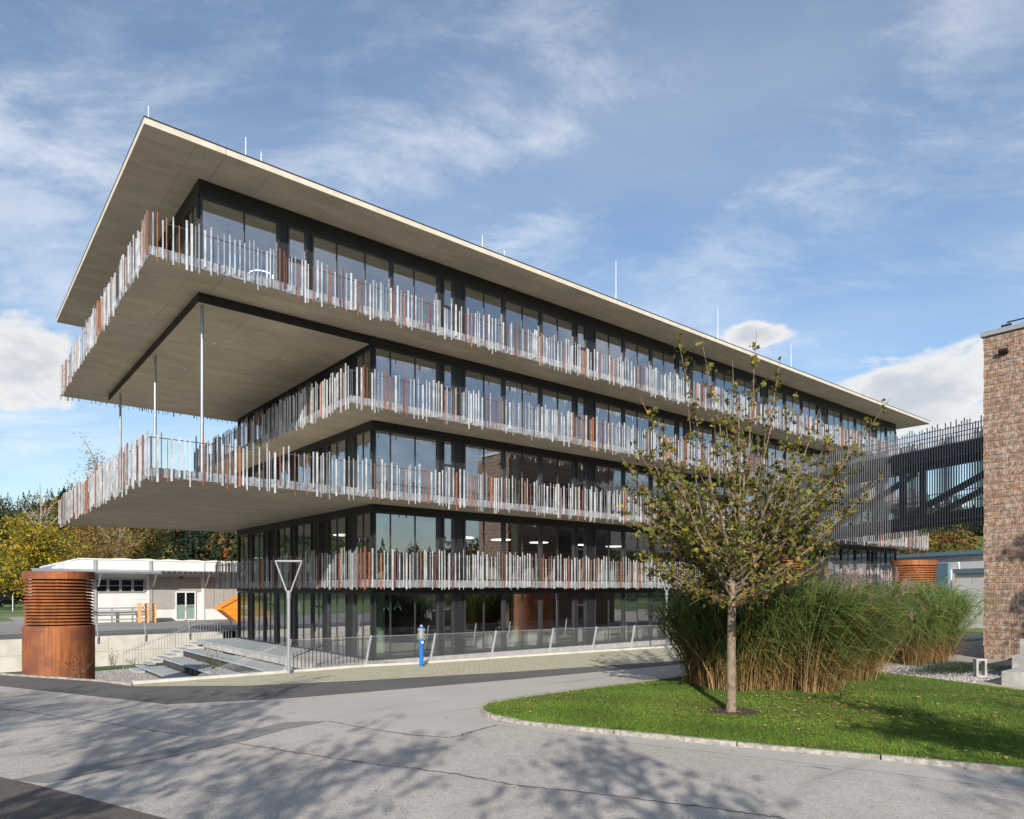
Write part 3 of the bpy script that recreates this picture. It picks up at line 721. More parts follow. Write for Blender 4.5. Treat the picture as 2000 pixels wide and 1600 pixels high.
def desk(x, y, z, label, grp, scr):
    t = thing('desk', label, 'desk', (x, y, z), grp)
    b = MB(); b.box(x - .8, x + .8, y - .4, y + .4, z + .70, z + .735, 'desk_wood'); b.build('desk_top', t)
    for sx in (-.72, .72): b = MB(); b.box(x + sx - .03, x + sx + .03, y - .3, y + .3, z, z + .70, 'white_trim'); b.build('leg', t)
    b = MB(); b.box(x - .75, x + .75, y + .42, y + .46, z + .05, z + .7, scr); b.build('screen_panel', t)
for q_, x in enumerate((6.1, 8.0, 10.9, 14.6, 16.6, 19.4, 23.4)):
    desk(x, 1.55, .02, NTH[q_] + ' desk from the building corner inside the ground floor glazing', 'desks inside the ground floor', 'partition_green' if int(x) % 2 else 'grey_felt')
for q_, x in enumerate((5.9, 8.2, 10.7, 14.5, 16.9, 19.6)):
    desk(x, 1.5, 3.37, NTH[q_] + ' desk from the building corner inside the first floor glazing', 'desks inside the first floor', 'partition_green')

# ------------------------------------------------------------------ seating steps down into the court
ST = thing('seating_steps', 'broad grey concrete seating steps going down from the terrace to the gravel', 'steps', (-2.5, 8, COURT))
b = MB(); b.box(-2.34, -.02, 4.0, 17.3, -.07, .004, 'step_concrete'); b.build('terrace_deck', ST)
TIER = [(-3.40, -2.30, -.42), (-4.45, -3.36, -.84), (-5.50, -4.41, -1.26)]
tops = [(-2.30, 0.0)] + [(t[0], t[2]) for t in TIER]
for x0, x1, z in TIER:
    b = MB(); b.box(x0 - .05, x1 - .04, -1.55, 15.9, z - .06, z, 'step_concrete'); b.build('tread', ST)
for (xr, zt), zb in zip(tops, (-.42, -.84, -1.26, COURT)):
    y = (4.0 if xr > -2.4 else -1.5)
    while y < 15.85:
        ye = min(y + .98, 15.9)
        b = MB(); b.box(xr + .10, xr + .14, y + .02, ye - .02, zb, zt - .07, 'bar_dark')
        for q in range(4):
            zz = zb + .03 + (zt - .07 - zb - .03) * q / 4; b.box(xr + .07, xr + .10, y + .02, ye - .02, zz, zz + .05, 'riser_grey')
        b.box(xr + .02, xr + .10, ye - .02, ye + .012, zb, zt - .07, 'riser_grey'); b.build('riser_panel', ST); y += .98
for k in range(1, 10):       # narrower walking steps along the far side
    x1 = -2.34 - .35 * (k - 1); z = -.14 * k
    if (k % 3): b = MB(); b.box(x1 - .40, x1, 15.92, 17.3, z - .05, z, 'step_concrete'); b.build('walking_step', ST)
    else: b = MB(); b.box(x1 - .40, x1, 15.92, 17.3, z - .05, z - .002, 'step_concrete'); b.build('walking_step', ST)
b = MB(); b.box(-5.9, -5.5, 15.0, 17.0, COURT + .0, COURT + .12, 'step_concrete'); b.build('walking_step', ST)
for k in range(1, 9):        # steps going down towards the edge wall
    b = MB(); y1 = 4.0 - .32 * (k - 1); z = -.16 * k; b.box(-2.28, -.02, y1 - .36, y1 - .005, z - .06, z, 'step_concrete'); b.build('walking_step', ST)
b = MB(); b.box(-2.2, -.05, -1.5, 1.35, COURT + .02, -1.34, 'grey_concrete'); b.build('landing', ST)

def bar_railing(label, pts, step, h, m):
    t = thing('stair_railing', label, 'railing', pts[0])
    b = MB(); b.tube([Vector(p) + Vector((0, 0, h)) for p in pts], .02, m, 6); b.build('handrail', t)
    for p, q in zip(pts[:-1], pts[1:]):
        p, q = Vector(p), Vector(q); n = int((q - p).length / step)
        for k in range(n):
            c = p + (q - p) * (k / n); block('bar', m, t, c.x - .012, c.x + .012, c.y - .012, c.y + .012, c.z, c.z + h + .16)
bar_railing('pale steel bar railing along the far side of the seating steps', [(-6.1, 17.45, COURT), (-2.2, 17.45, 0.0), (-.1, 17.45, 0.0)], .155, .92, 'bar_grey')
bar_railing('dark steel bar railing beside the edge wall near the ground floor corner', [(-3.6, -.45, -.55), (-1.9, -.45, 0.0), (-.05, -.45, 0.0)], .155, .95, 'dark_metal')

# leaning cable fence on the edge wall
FN = thing('cable_fence', 'leaning steel post fence with slanting cables on the edge wall', 'fence', (*CURB[3], .1))
posts = [ground(px, py) for px, py in ((548, 1312), (703, 1300), (835, 1294), (948, 1285), (1054, 1277), (1141, 1272), (1222, 1268), (1296, 1264), (1370, 1259))]
def curb_y(x):
    for (xa, ya), (xb, yb) in zip(CURB[:-1], CURB[1:]):
        if xa <= x <= xb: return ya + (yb - ya) * (x - xa) / (xb - xa)
    return CURB[-1][1]
lean = Vector((.22, -.06, 1.14)); FP = []
for p in posts:
    q = Vector((p.x, curb_y(p.x) + .18, .06)); FP.append(q)
    b = MB(); b.obox(q + lean / 2, lean / 2, Vector((.028, 0, -.0054)), Vector((0, .035, 0)), 'galvanised'); b.obox(q + Vector((0, .02, .03)), (.06, 0, 0), (0, .06, 0), (0, 0, .04), 'galvanised'); b.build('fence_post', FN)
first = Vector((-7.4, curb_y(-7.4) + .18, .06))
nets = [(first, FP[0])] + list(zip(FP[:-1], FP[1:]))
for bi, (p, q) in enumerate(nets):
    top0, top1 = p + lean * .96, q + lean * .96; bot0, bot1 = p + lean * .06, q + lean * .06
    if bi == 0: top0 = p + lean * .06
    else:
        b = MB(); b.tube([top0, top1], .008, 'galvanised', 4); b.build('top_cable', FN)
    b = MB(); b.tube([bot0, bot1], .006, 'galvanised', 4); b.build('bottom_cable', FN)
    n = max(6, int((q - p).length / .17)); run = 1.75 / (q - p).length
    for k in range(-int(n * run), n):
        t0 = k / n; t1 = t0 + run; s0, s1 = 0., 1.
        if t0 < 0: s0 = -t0 / run
        if t1 > 1: s1 = (1 - t0) / run
        A = lambda s: bot0.lerp(bot1, t0 + run * s).lerp(top0.lerp(top1, t0 + run * s), s)
        if (A(s1) - A(s0)).length < .12: continue
        if bi == 0 and s0 > 0: continue
        b = MB(); b.tube([A(s0), A(s1)], .0065, 'galvanised', 3, cap=False); b.build('cable', FN)
# fence posts on the retaining wall
FW2 = thing('wall_fence', 'slender fence posts bolted to the retaining wall', 'fence', (-6, 20, .2))
pp = []
for px in (92, 191, 284, 370, 452):
    v = view_ray(px, 1240); t = (19.97 - CAM[1]) / v.y; X = CAM[0] + t * v.x; pp.append(X)
    b = MB(); b.obox((X - .05, 19.9, .62), (-.05, 0, .5), (.025, 0, .0025), (0, .02, 0), 'galvanised'); b.box(X - .04, X + .05, 19.92, 19.999, -.14, .2, 'post_steel'); b.build('fence_post', FW2)
for z in (.45, .7, .95): b = MB(); b.tube([(pp[0], 19.9, z), (pp[-1], 19.9, z)], .004, 'galvanised', 3); b.build('cable', FW2)

# triangular lamp posts
def lamp_post(at, label):
    t = thing('lamp_post', label, 'lamp post', at, 'forked lamp posts along the verge'); x, y, z = at
    b = MB(); b.lathe(at, [(.115, 0), (.115, .02), (.056, .021), (.056, 2.62), (.076, 2.63), (.076, 2.92), (.05, 2.93)], 'lamp_paint', 18); b.build('pole', t, smooth=False)
    s = Vector((RT[0], RT[1], 0)); h = 3.98; base = Vector((x, y, 2.72))
    L_ = Vector((x, y, h)) - s * .47; R_ = Vector((x, y, h)) + s * .47
    for sd in (L_, R_): b = MB(); b.tube([base, sd], .030, 'lamp_paint', 10); b.build('fork_arm', t)
    b = MB(); b.beam(L_, R_, .11, .05, 'lamp_paint'); b.build('lamp_bar', t)
    b = MB(); b.beam(L_ * .85 + R_ * .15 - Vector((0, 0, .03)), L_ * .15 + R_ * .85 - Vector((0, 0, .03)), .07, .012, 'white_trim'); b.build('light_strip', t)
g = ground(564, 1316); lamp_post((g.x, g.y, .01), 'forked grey lamp post beside the seating steps')
g = ground(1302, 1266); lamp_post((g.x, g.y, .01), 'forked grey lamp post beside the tall grass')

# blue hydrant
g = ground(823, 1302); t = thing('hydrant', 'blue post hydrant with metal head on the verge', 'hydrant', (g.x, g.y, 0))
c = (g.x, g.y, .008)
b = MB(); b.lathe(c, [(.088, 0), (.09, .02), (.082, .03), (.082, 1.06), (.07, 1.07)], 'hydrant_blue', 20); b.build('body', t)
b = MB(); b.lathe(c, [(.085, 1.06), (.10, 1.10), (.125, 1.36), (.155, 1.40), (.155, 1.45), (.12, 1.46)], 'aluminium', 20); b.build('head', t)
b = MB(); b.lathe(c, [(.13, 1.46), (.10, 1.50), (.06, 1.52), (.06, 1.55), (.02, 1.56)], 'hydrant_blue', 18); b.build('cap', t)
b = MB(); b.lathe(c, [(.045, 1.555), (.045, 1.59)], 'white_trim', 10); b.build('cap_nut', t)
s = Vector((RT[0], RT[1], 0)); f = Vector((FW[0], FW[1], 0))
for sd in (-1, 1):
    a = Vector(c) + s * (.13 * sd) + Vector((0, 0, 1.28)); b = MB(); b.tube([a, a + s * (.03 * sd) - Vector((0, 0, .14)), a - s * (.04 * sd) - Vector((0, 0, .28))], .014, 'aluminium', 6); b.build('handle', t)
a = Vector(c) + s * .06 - f * .09 + Vector((0, 0, .93)); b = MB(); b.tube([a, a - f * .06], .055, 'aluminium', 14); b.build('outlet', t)

# corten ventilation drums
def vent(cx, cy, z0, r, hb, n, pitch, cap, label):
    t = thing('ventilation_drum', label, 'vent', (cx, cy, z0), 'rusty ventilation drums')
    b = MB(); b.lathe((cx, cy, z0), [(r, 0), (r, hb - .06), (r * .93, hb), (r * .80, hb + .01)], 'corten_steel', 72); b.build('drum_base', t)
    b = MB(); b.lathe((cx, cy, z0), [(r * .74, hb), (r * .74, hb + n * pitch + .1)], 'roof_black', 40); b.build('inner_duct', t)
    for k in range(n):
        z = hb + .05 + k * pitch; b = MB(); b.lathe((cx, cy, z0 + z), [(r * .99, 0), (r * .87, pitch * .84), (r * .85, pitch * .84), (r * .97, 0), (r * .99, 0)], 'corten_steel', 72); b.build('louvre_ring', t)
    z = hb + n * pitch + .06; b = MB(); b.lathe((cx, cy, z0 + z), [(r * .97, 0), (r * 1.0, 0), (r * 1.0, cap), (r * .96, cap), (r * .96, cap - .06), (.01, cap - .05)], 'corten_steel', 72); b.build('cap_band', t)
g = depth(116, 1300, 25.2); vent(g.x, g.y, -.62, 1.11, 1.70 + .62, 14, .113, .27, 'rusty steel ventilation drum beside the road kerb')
g = depth(1785, 1100, 31.8); vent(g.x, g.y, -.02, .94, 2.55, 14, .105, .22, 'rusty steel ventilation drum under the footbridge beside the white hall')
g = depth(1515, 1100, 33); vent(g.x, g.y, -.02, 1.25, 3.5, 10, .12, .3, 'rusty steel ventilation drum hidden behind the young tree')

# ------------------------------------------------------------------ footbridge
BR = thing('footbridge', 'dark steel truss footbridge screened with upright bars', 'bridge', (26.0, -8.5, 6.5))
def bz(Y): return 6.18 + (-Y - 8.1) * .072
for X in (26.0, 28.7):
    for dz, h in ((0.22, .42), (3.55, .62)):
        b = MB(); b.beam((X, -17.0, bz(-17.0) + dz), (X, -1.4, bz(-1.4) + dz), .26, h, 'dark_metal'); b.build('chord', BR)
    for Y in (-16.4, -10.6, -4.8): b = MB(); b.box(X - .13, X + .13, Y - .15, Y + .15, bz(Y) + .43, bz(Y) + 3.24, 'dark_metal'); b.build('truss_post', BR)
    for ya, yb in ((-10.9, -17.0), (-10.3, -5.0)):
        za, zb = (.5, 3.2) if yb < -12 else (3.2, .5)
        b = MB(); b.beam((X, ya, bz(ya) + za), (X, yb, bz(yb) + zb), .22, .30, 'dark_metal'); b.build('diagonal', BR)
    for dz in (1.45, 1.2, 4.75, 4.45): b = MB(); b.tube([(X + (.16 if X < 27 else -.16), -17, bz(-17) + dz), (X + (.16 if X < 27 else -.16), -1.4, bz(-1.4) + dz)], .022, 'bar_dark', 5); b.build('rail', BR)
    Y = -17.0; xo = X - .18 if X < 27 else X + .18
    while Y < -1.9:
        block('screen_bar', 'post_bar', BR, xo - .02, xo + .02, Y - .022, Y + .022, bz(Y) - .36 + random.uniform(-.05, .05), bz(Y) + 4.75 + random.uniform(-.1, .28))
        Y += .122
b = MB(); b.poly([(26.2, -17, bz(-17) + .25), (28.5, -17, bz(-17) + .25), (28.5, -1.4, bz(-1.4) + .25), (26.2, -1.4, bz(-1.4) + .25)], 'grey_concrete'); b.poly([(26.2, -17, bz(-17) + .2), (26.2, -1.4, bz(-1.4) + .2), (28.5, -1.4, bz(-1.4) + .2), (28.5, -17, bz(-17) + .2)], 'dark_metal'); b.build('deck', BR)
b = MB(); b.poly([(26.1, -17, bz(-17) + 3.7), (26.1, -1.4, bz(-1.4) + 3.7), (28.6, -1.4, bz(-1.4) + 3.7), (28.6, -17, bz(-17) + 3.7)], 'dark_metal'); b.build('canopy', BR)

# ------------------------------------------------------------------ shingled building
SX, SY = 20.51, -16.01; SH = 13.75
SB = thing('shingle_building', 'tall building clad in weathered larch shingles with grey metal coping', 'building', (SX + 4, SY - 6, 0))
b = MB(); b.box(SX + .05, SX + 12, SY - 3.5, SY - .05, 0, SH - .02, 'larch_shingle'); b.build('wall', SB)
b = MB(); b.box(SX - .12, SX + 12.1, SY - 3.5, SY + .1, SH, SH + .2, 'lamp_paint'); b.build('coping', SB)
ROW = .30; pieces = []
r = 0
while r * ROW < SH - .05:
    z = r * ROW; y = SY + .03 - random.uniform(0, .05)
    while y > SY - 3.4:
        wd = random.uniform(.065, .135); pieces.append((y - wd + .004, y - .004, z - .025 + random.uniform(-.012, .006), z + ROW + .02, random.uniform(.0, .012))); y -= wd
    r += 1
pieces.sort(key=lambda q: abs((q[0]) - (SY - 1.2)) * 2 + abs(q[2] - 8) * .12)
rs = MB()
for i, (ya, yb, za, zb, t) in enumerate(pieces):
    zb = min(zb, SH - .01)
    if i < 300:
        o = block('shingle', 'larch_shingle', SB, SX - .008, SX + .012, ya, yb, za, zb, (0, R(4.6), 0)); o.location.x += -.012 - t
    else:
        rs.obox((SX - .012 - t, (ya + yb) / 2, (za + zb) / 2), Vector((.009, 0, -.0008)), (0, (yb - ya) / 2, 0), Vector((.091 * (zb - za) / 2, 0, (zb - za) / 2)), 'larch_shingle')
stuff(rs.build('shingle_field', SB))
rs = MB(); r = 0
while r * ROW < SH - .3:
    z = r * ROW; Y = SY - 3.42
    while Y > SY - 3.5: rs.obox((SX - .012, Y - .3, z + .16), (.009, 0, 0), (0, .295, 0), (.015, 0, .175), 'larch_shingle'); Y -= .6
    X = SX
    while X < SX + 12: rs.obox((X + .3, SY - .012, z + .16), (.295, 0, 0), (0, .009, 0), (0, -.015, .175), 'larch_shingle'); X += .6
    r += 1
stuff(rs.build('shingle_field', SB))
def at_face(px, py):
    v = view_ray(px, py); t = (SX - CAM[0]) / v.x; return Vector((SX, CAM[1] + t * v.y, CAM[2] + t * v.z))
p = at_face(1962, 688); b = MB(); b.obox(p + Vector((-.16, 0, 0)), (.11, 0, -.05), (0, .16, 0), (.03, 0, .06), 'dark_metal'); b.tube([p + Vector((-.12, 0, .02)), p + Vector((.05, 0, .08))], .03, 'dark_metal', 6); b.build('floodlight', SB)
p = at_face(1982, 640); b = MB()
for z in (.12, .45): b.tube([(SX + .8, p.y + .5, SH + .2 + z), (SX + .8, SY - 3.3, SH + .2 + z)], .03, 'dark_metal', 6)
for k in range(3): b.tube([(SX + .8, p.y + .4 - k * .9, SH + .2), (SX + .8, p.y + .4 - k * .9, SH + .7)], .03, 'dark_metal', 6)
b.obox((SX + .75, p.y + .5, SH + .5), (.05, 0, 0), (0, .18, 0), (0, 0, .06), 'dark_metal')
b.build('roof_railing', SB)

# ------------------------------------------------------------------ white hall on the left
HY = 39.2; HX0 = -5.3
H = thing('white_hall', 'low white industrial hall with metal canopy and glazed double door', 'building', (5, HY, .25))
def hx(px):
    v = view_ray(px, 1150); t = (HY - CAM[1]) / v.y; return CAM[0] + t * v.x
def hz(px, py):
    v = view_ray(px, py); t = (HY - CAM[1]) / v.y; return CAM[2] + t * v.z
TOP = 5.38
b = MB(); b.box(HX0, 40, HY, HY + 26, .2, TOP, 'white_sheet'); b.build('wall', H)
b = MB(); b.box(HX0 - .06, 40, HY - .06, HY + 26, TOP, TOP + .09, 'white_trim'); b.build('parapet_cap', H)
for px in (185, 294, 396): x = hx(px); b = MB(); b.box(x - .12, x + .12, HY - .10, HY, .22, TOP - .02, 'grey_shutter' if px != 396 else 'white_sheet'); b.build('pilaster', H)
for k in range(9):
    zz = .8 + k * .42
    if zz < 3: b = MB(); b.box(HX0 + 1.3, hx(290), HY - .008, HY - .001, zz, zz + .012, 'grey_shutter'); b.build('panel_joint', H)
for a, c in ((299, 342), (399, 560)):
    x0, x1 = hx(a), hx(c); b = MB(); n = 1 if a < 350 else 9
    for k in range(n): b.box(x0 + (x1 - x0) * k / n + .02, x0 + (x1 - x0) * (k + 1) / n - .02, HY - .05, HY - .002, 1.25, 4.0, 'grey_shutter')
    b.build('shutter', H)
b = MB(); b.box(hx(342) + .002, hx(392), HY - .05, HY - .002, 2.72, 4.0, 'grey_shutter'); b.build('shutter', H)
# door
x0, x1 = hx(342), hx(382); D = MB()
zt = 2.66
D.box(x0, x1, HY - .12, HY - .002, zt, zt + .1, 'white_trim')
for x in (x0, (x0 + x1) / 2 - .05, x1 - .1): D.box(x, x + .1, HY - .12, HY - .002, .23, zt, 'white_trim')
D.box(x0 + .1, x1 - .1, HY - .12, HY - .002, .23, .33, 'white_trim'); do = D.build('door', H, (x0, HY, .23))
xm = (x0 + x1) / 2
for a, c in ((x0 + .1, xm - .05), (xm + .05, x1 - .1)):
    b = MB(); b.box(a, c, HY - .07, HY - .05, .33, 1.6, 'grey_felt'); b.build('frosted_pane', do); b = MB(); b.box(a, c, HY - .07, HY - .05, 1.6, zt, 'car_paint'); b.build('pane', do)
text('lettering', 'BORA', .22, 'black_rubber', ((xm + x1) / 2, HY - .074, 1.42), 0, do)
b = MB(); b.tube([(xm - .1, HY - .2, 1.1), (xm - .1, HY - .2, 1.5)], .02, 'aluminium', 6); b.build('handle', do)
# ribbon window
x0, x1 = hx(186), hx(282); z0, z1 = hz(230, 1155), hz(230, 1133); b = MB()
b.box(x0, x1, HY - .08, HY - .002, z0 - .12, z0, 'lamp_paint'); b.box(x0, x1, HY - .08, HY - .002, z1, z1 + .12, 'lamp_paint')
for k in range(5): x = x0 + (x1 - x0) * k / 4; b.box(x - .1, x + .1, HY - .081, HY - .002, z0, z1, 'lamp_paint')
b.box(x0, x1, HY - .075, HY - .002, (z0 + z1) / 2 - .03, (z0 + z1) / 2 + .03, 'lamp_paint'); wi = b.build('window', H, (x0, HY, z0))
for k in range(4):
    a = x0 + (x1 - x0) * k / 4 + .1; c = x0 + (x1 - x0) * (k + 1) / 4 - .1
    for p_, q_ in ((z0, (z0 + z1) / 2 - .03), ((z0 + z1) / 2 + .03, z1)): b = MB(); b.box(a, c, HY - .03, HY - .01, p_, q_, 'car_paint'); b.build('pane', wi)
# canopy
cz = 4.32; b = MB()
b.poly([(HX0 - 3.2, HY - 2.0, cz), (40, HY - 2.0, cz), (40, HY, cz + .28), (HX0 - 3.2, HY, cz + .28)], 'lamp_paint'); b.poly([(HX0 - 3.2, HY - 2.0, cz - .05), (HX0 - 3.2, HY, cz + .23), (40, HY, cz + .23), (40, HY - 2.0, cz - .05)], 'white_sheet')
b.box(HX0 - 3.2, hx(305), HY - 2.06, HY - 2.0, cz - .10, cz + .05, 'post_steel'); b.build('canopy', H)
b = MB(); x = hx(306)
while x < 16: b.box(x, x + .2, HY - 2.08, HY - .1, cz + .02, cz + .14, 'roof_black'); x += .42
b.build('canopy_ribs', H)
for px in (186, 294, 396): x = hx(px) + .2; b = MB(); b.beam((x, HY - .1, 3.2), (x, HY - 1.3, cz), .12, .12, 'white_trim'); b.build('canopy_strut', H)
b = MB(); x = hx(343); b.obox((x + .2, HY - 1.0, 3.95), (.16, 0, 0), (0, .05, 0), (0, 0, .12), 'bar_dark'); b.build('wall_lamp', H)
# humps of the roof lights
k = 0; x = hx(222)
while x < 20:
    b = MB(); n = 8; pr = [(x + .95 * (1 - math.cos(math.pi * q / n)), .20 * math.sin(math.pi * q / n) ** .8) for q in range(n + 1)]
    for (xa, za), (xb, zb) in zip(pr[:-1], pr[1:]): b.poly([(xa, HY + 2.2, TOP + .05 + za), (xb, HY + 2.2, TOP + .05 + zb), (xb, HY + 6, TOP + .05 + zb), (xa, HY + 6, TOP + .05 + za)], 'skylight_plastic')
    b.poly([(p_, HY + 2.2, TOP + .05 + q_) for p_, q_ in pr][::-1], 'skylight_plastic'); b.build('roof_light', H); x += 1.95; k += 1
# lower annexes that step down to the left
for (xa, xb, ya, yb, zt, sl) in ((-6.1, HX0 - .01, HY + 1.6, HY + 20, 5.25, .0), (-6.9, -6.12, HY + 5.5, HY + 22, 5.1, .5)):
    b = MB(); b.box(xa, xb, ya, yb, .2, zt - sl, 'white_sheet')
    if sl: b.poly([(xa, ya, zt - sl), (xb, ya, zt - sl), (xb, ya, zt), ], 'white_sheet'); b.poly([(xa, ya, zt - sl + .01), (xb, ya, zt), (xb, yb, zt), (xa, yb, zt - sl + .01)], 'lamp_paint')
    b.build('annex', H)
b = MB(); b.box(hx(60), hx(278), HY - .62, HY - .54, 1.35, 1.46, 'lamp_paint'); b.box(hx(60), hx(278), HY - .62, HY - .54, 1.18, 1.24, 'lamp_paint'); b.box(hx(60), hx(278), HY - .62, HY - .54, .42, .52, 'lamp_paint')
for px in (120, 216, 256): x = hx(px); b.box(x - .06, x + .06, HY - .64, HY - .5, .23, 1.4, 'lamp_paint')
b = tag(b.build('barrier_rail', None, (hx(180), HY - .6, .23)), 'low grey metal barrier rail along the white hall wall', 'rail')

# pallets, skip, car
PX = hx(287); PL = (PX, HY - 3.2)
v = view_ray(287, 1150); tt = (HY - 2.4 - CAM[1]) / v.y; PL = (CAM[0] + tt * v.x, HY - 2.4)
ORD = ['lowest', 'second lowest', 'third lowest', 'fourth lowest', 'fifth lowest', 'middle', 'fifth highest', 'fourth highest', 'third highest', 'second highest', 'topmost']
for k in range(11):
    z = .235 + k * .144; o = MB(); jx = random.uniform(-.03, .03)
    for q in range(7): o.box(PL[0] - .6 + jx, PL[0] + .6 + jx, PL[1] - .4 + q * .115, PL[1] - .4 + q * .115 + .095, z + .122, z + .142, 'pallet_wood')
    for cx in (-.55, 0, .55):
        o.box(PL[0] + cx - .05 + jx, PL[0] + cx + .05 + jx, PL[1] - .4, PL[1] + .4, z, z + .022, 'pallet_wood'); o.box(PL[0] + cx - .045 + jx, PL[0] + cx + .045 + jx, PL[1] - .38, PL[1] + .38, z + .1, z + .122, 'pallet_wood')
        for cy in (-.34, 0, .34): o.box(PL[0] + cx - .07 + jx, PL[0] + cx + .07 + jx, PL[1] + cy - .05, PL[1] + cy + .05, z + .022, z + .1, 'pallet_wood')
    tag(o.build('pallet', None, (PL[0], PL[1], z)), ORD[k] + ' wooden pallet in the stack beside the white hall door', 'pallet', 'pallets stacked in front of the white hall')
v = view_ray(423, 1150); tt = (HY - 3.6 - CAM[1]) / v.y; KX = CAM[0] + tt * v.x; KY = HY - 3.6
sk = thing('skip', 'orange steel waste skip with sloping lid in front of the white hall', 'skip', (KX + 2.5, KY, .24))
prof = [(1.35, .0), (3.9, .0), (5.2, 1.02), (4.75, 1.55), (3.9, 2.10), (1.75, 2.10), (.05, 1.16), (0, 1.0), (.22, .95)]
b = MB(); n = len(prof); A = [(KX + x, KY - .9, .24 + z) for x, z in prof]; Bk = [(KX + x, KY + .9, .24 + z) for x, z in prof]
b.poly(A, 'skip_orange'); b.poly(Bk[::-1], 'skip_orange')
for i in range(n): b.poly([A[i], Bk[i], Bk[(i + 1) % n], A[(i + 1) % n]], 'skip_orange')
b.build('body', sk)
for z, xa, xb in ((.99, .2, 5.1), (.5, .8, 4.55)): b = MB(); b.box(KX + xa, KX + xb, KY - .94, KY - .902, .24 + z, .24 + z + .06, 'skip_orange'); b.build('rib', sk)
b = MB(); b.beam((KX + .1, KY - .93, .24 + 1.12), (KX + 1.8, KY - .93, .24 + 2.06), .05, .05, 'bar_dark'); b.build('lid_edge', sk)
text('lettering', '10127', .22, 'black_rubber', (KX + 1.7, KY - .905, .24 + 1.3), 0, sk)
# lid panels
b = MB(); b.box(KX + 1.8, KX + 3.85, KY - .85, KY + .85, .24 + 2.102, .24 + 2.13, 'skip_orange'); b.build('lid', sk)

def car(at, yaw, label):
    t = thing('parked_car', label, 'car', at); t.rotation_euler = (0, 0, yaw); x, y, z = at
    sec = [(-2.1, .35, .62, .78), (-1.95, .3, .85, .82), (-1.1, .28, .95, .86), (-.55, .28, 1.42, .70), (.55, .28, 1.46, .70), (1.35, .28, 1.0, .86), (2.05, .3, .9, .82), (2.15, .4, .6, .76)]
    b = MB(); V = []
    for px, zl, zh, hw in sec:
        zm = min(zh, .9); b0 = len(b.v)
        b.v += [(x + px, y - .80, z + zl), (x + px, y - .88, z + (zl + zm) / 2), (x + px, y - (.84 if zh > 1.2 else hw), z + zm), (x + px, y - hw + .12, z + zh), (x + px, y + hw - .12, z + zh), (x + px, y + (.84 if zh > 1.2 else hw), z + zm), (x + px, y + .88, z + (zl + zm) / 2), (x + px, y + .80, z + zl)]
    for i in range(len(sec) - 1):
        for k in range(8): b.f.append((i * 8 + k, i * 8 + (k + 1) % 8, (i + 1) * 8 + (k + 1) % 8, (i + 1) * 8 + k)); b.m.append(b.mi('car_paint'))
    b.f += [tuple(range(8))[::-1], tuple(range(56, 64))]; b.m += [0, 0]; b.build('body', t)
    b = MB(); b.poly([(x - 1.08, y - .62, z + 1.0), (x - 1.08, y + .62, z + 1.0), (x - .6, y + .52, z + 1.38), (x - .6, y - .52, z + 1.38)], 'car_glass'); o = b.build('rear_window', t); o.location.x -= .03
    b = MB(); b.poly([(x + 1.3, y - .62, z + 1.03), (x + .6, y - .52, z + 1.42), (x + .6, y + .52, z + 1.42), (x + 1.3, y + .62, z + 1.03)], 'car_glass'); o = b.build('windscreen', t); o.location.x += .03
    for wx in (-1.3, 1.3):
        for wy in (-.8, .8):
            b = MB(); b.tube([(x + wx, y + wy - .1, z + .32), (x + wx, y + wy + .1, z + .32)], .32, 'black_rubber', 18); wo = b.build('wheel', t, (x + wx, y + wy, z + .32)); s_ = -1 if wy < 0 else 1
            b = MB(); b.tube([(x + wx, y + wy + s_ * .09, z + .32), (x + wx, y + wy + s_ * .112, z + .32)], .2, 'aluminium', 12); b.build('rim', wo)
    for wy in (-.62, .62): b = MB(); b.box(x - 2.12, x - 2.0, y + wy - .14, y + wy + .14, z + .62, z + .76, 'red_wall'); b.build('tail_light', t)
    for wy in (-.62, .62): b = MB(); b.box(x + 2.05, x + 2.15, y + wy - .14, y + wy + .14, z + .62, z + .74, 'white_trim'); b.build('headlight', t)
    b = MB(); b.box(x - 2.13, x - 2.1, y - .26, y + .26, z + .5, z + .61, 'white_trim'); b.build('number_plate', t)
g = depth(2, 1186, 92); car((g.x, g.y, .62), R(58), 'dark parked car under the yellow maple')
g = depth(25, 1186, 86); b = MB(); b.lathe((g.x, g.y, .25), [(.05, 0), (.05, 1.9), (.0, 1.92)], 'white_trim', 8); tag(b.build('marker_post', None, (g.x, g.y, .25)), 'thin white marker post beside the dark car', 'post')

# ------------------------------------------------------------------ white halls far right
v1 = depth(1745, 1085, 72); v2 = depth(1990, 1094, 60)
HR = thing('far_hall', 'white industrial hall with blue roof edge beyond the footbridge', 'building', (v1.x + 4, v1.y - 4, 0))
def slab_between(a, c, z0, z1, thick, m, name):
    d = Vector((c.x - a.x, c.y - a.y, 0)); n = Vector((-d.y, d.x, 0)).normalized()
    if n.dot(Vector((FW[0], FW[1], 0))) < 0: n = -n
    mid = Vector(((a.x + c.x) / 2, (a.y + c.y) / 2, (z0 + z1) / 2)) + n * thick / 2
    b = MB(); b.obox(mid, d / 2, n * thick / 2, (0, 0, (z1 - z0) / 2), m); return b.build(name, HR), n
A, C = depth(1740, 1150, 72), depth(2010, 1150, 58)
_, nn = slab_between(A, C, 0, 6.1, 14, 'white_sheet', 'wall')
slab_between(A - nn * .4, C - nn * .4, 6.1, 6.45, 14.6, 'blue_trim', 'roof_edge')
A2, C2 = depth(1822, 1150, 64), depth(1856, 1150, 62.2); slab_between(A2 - nn * .25, C2 - nn * .25, .2, 5.3, .3, 'blue_trim', 'gate')
A3, C3 = depth(1865, 1150, 55), depth(2010, 1150, 49)
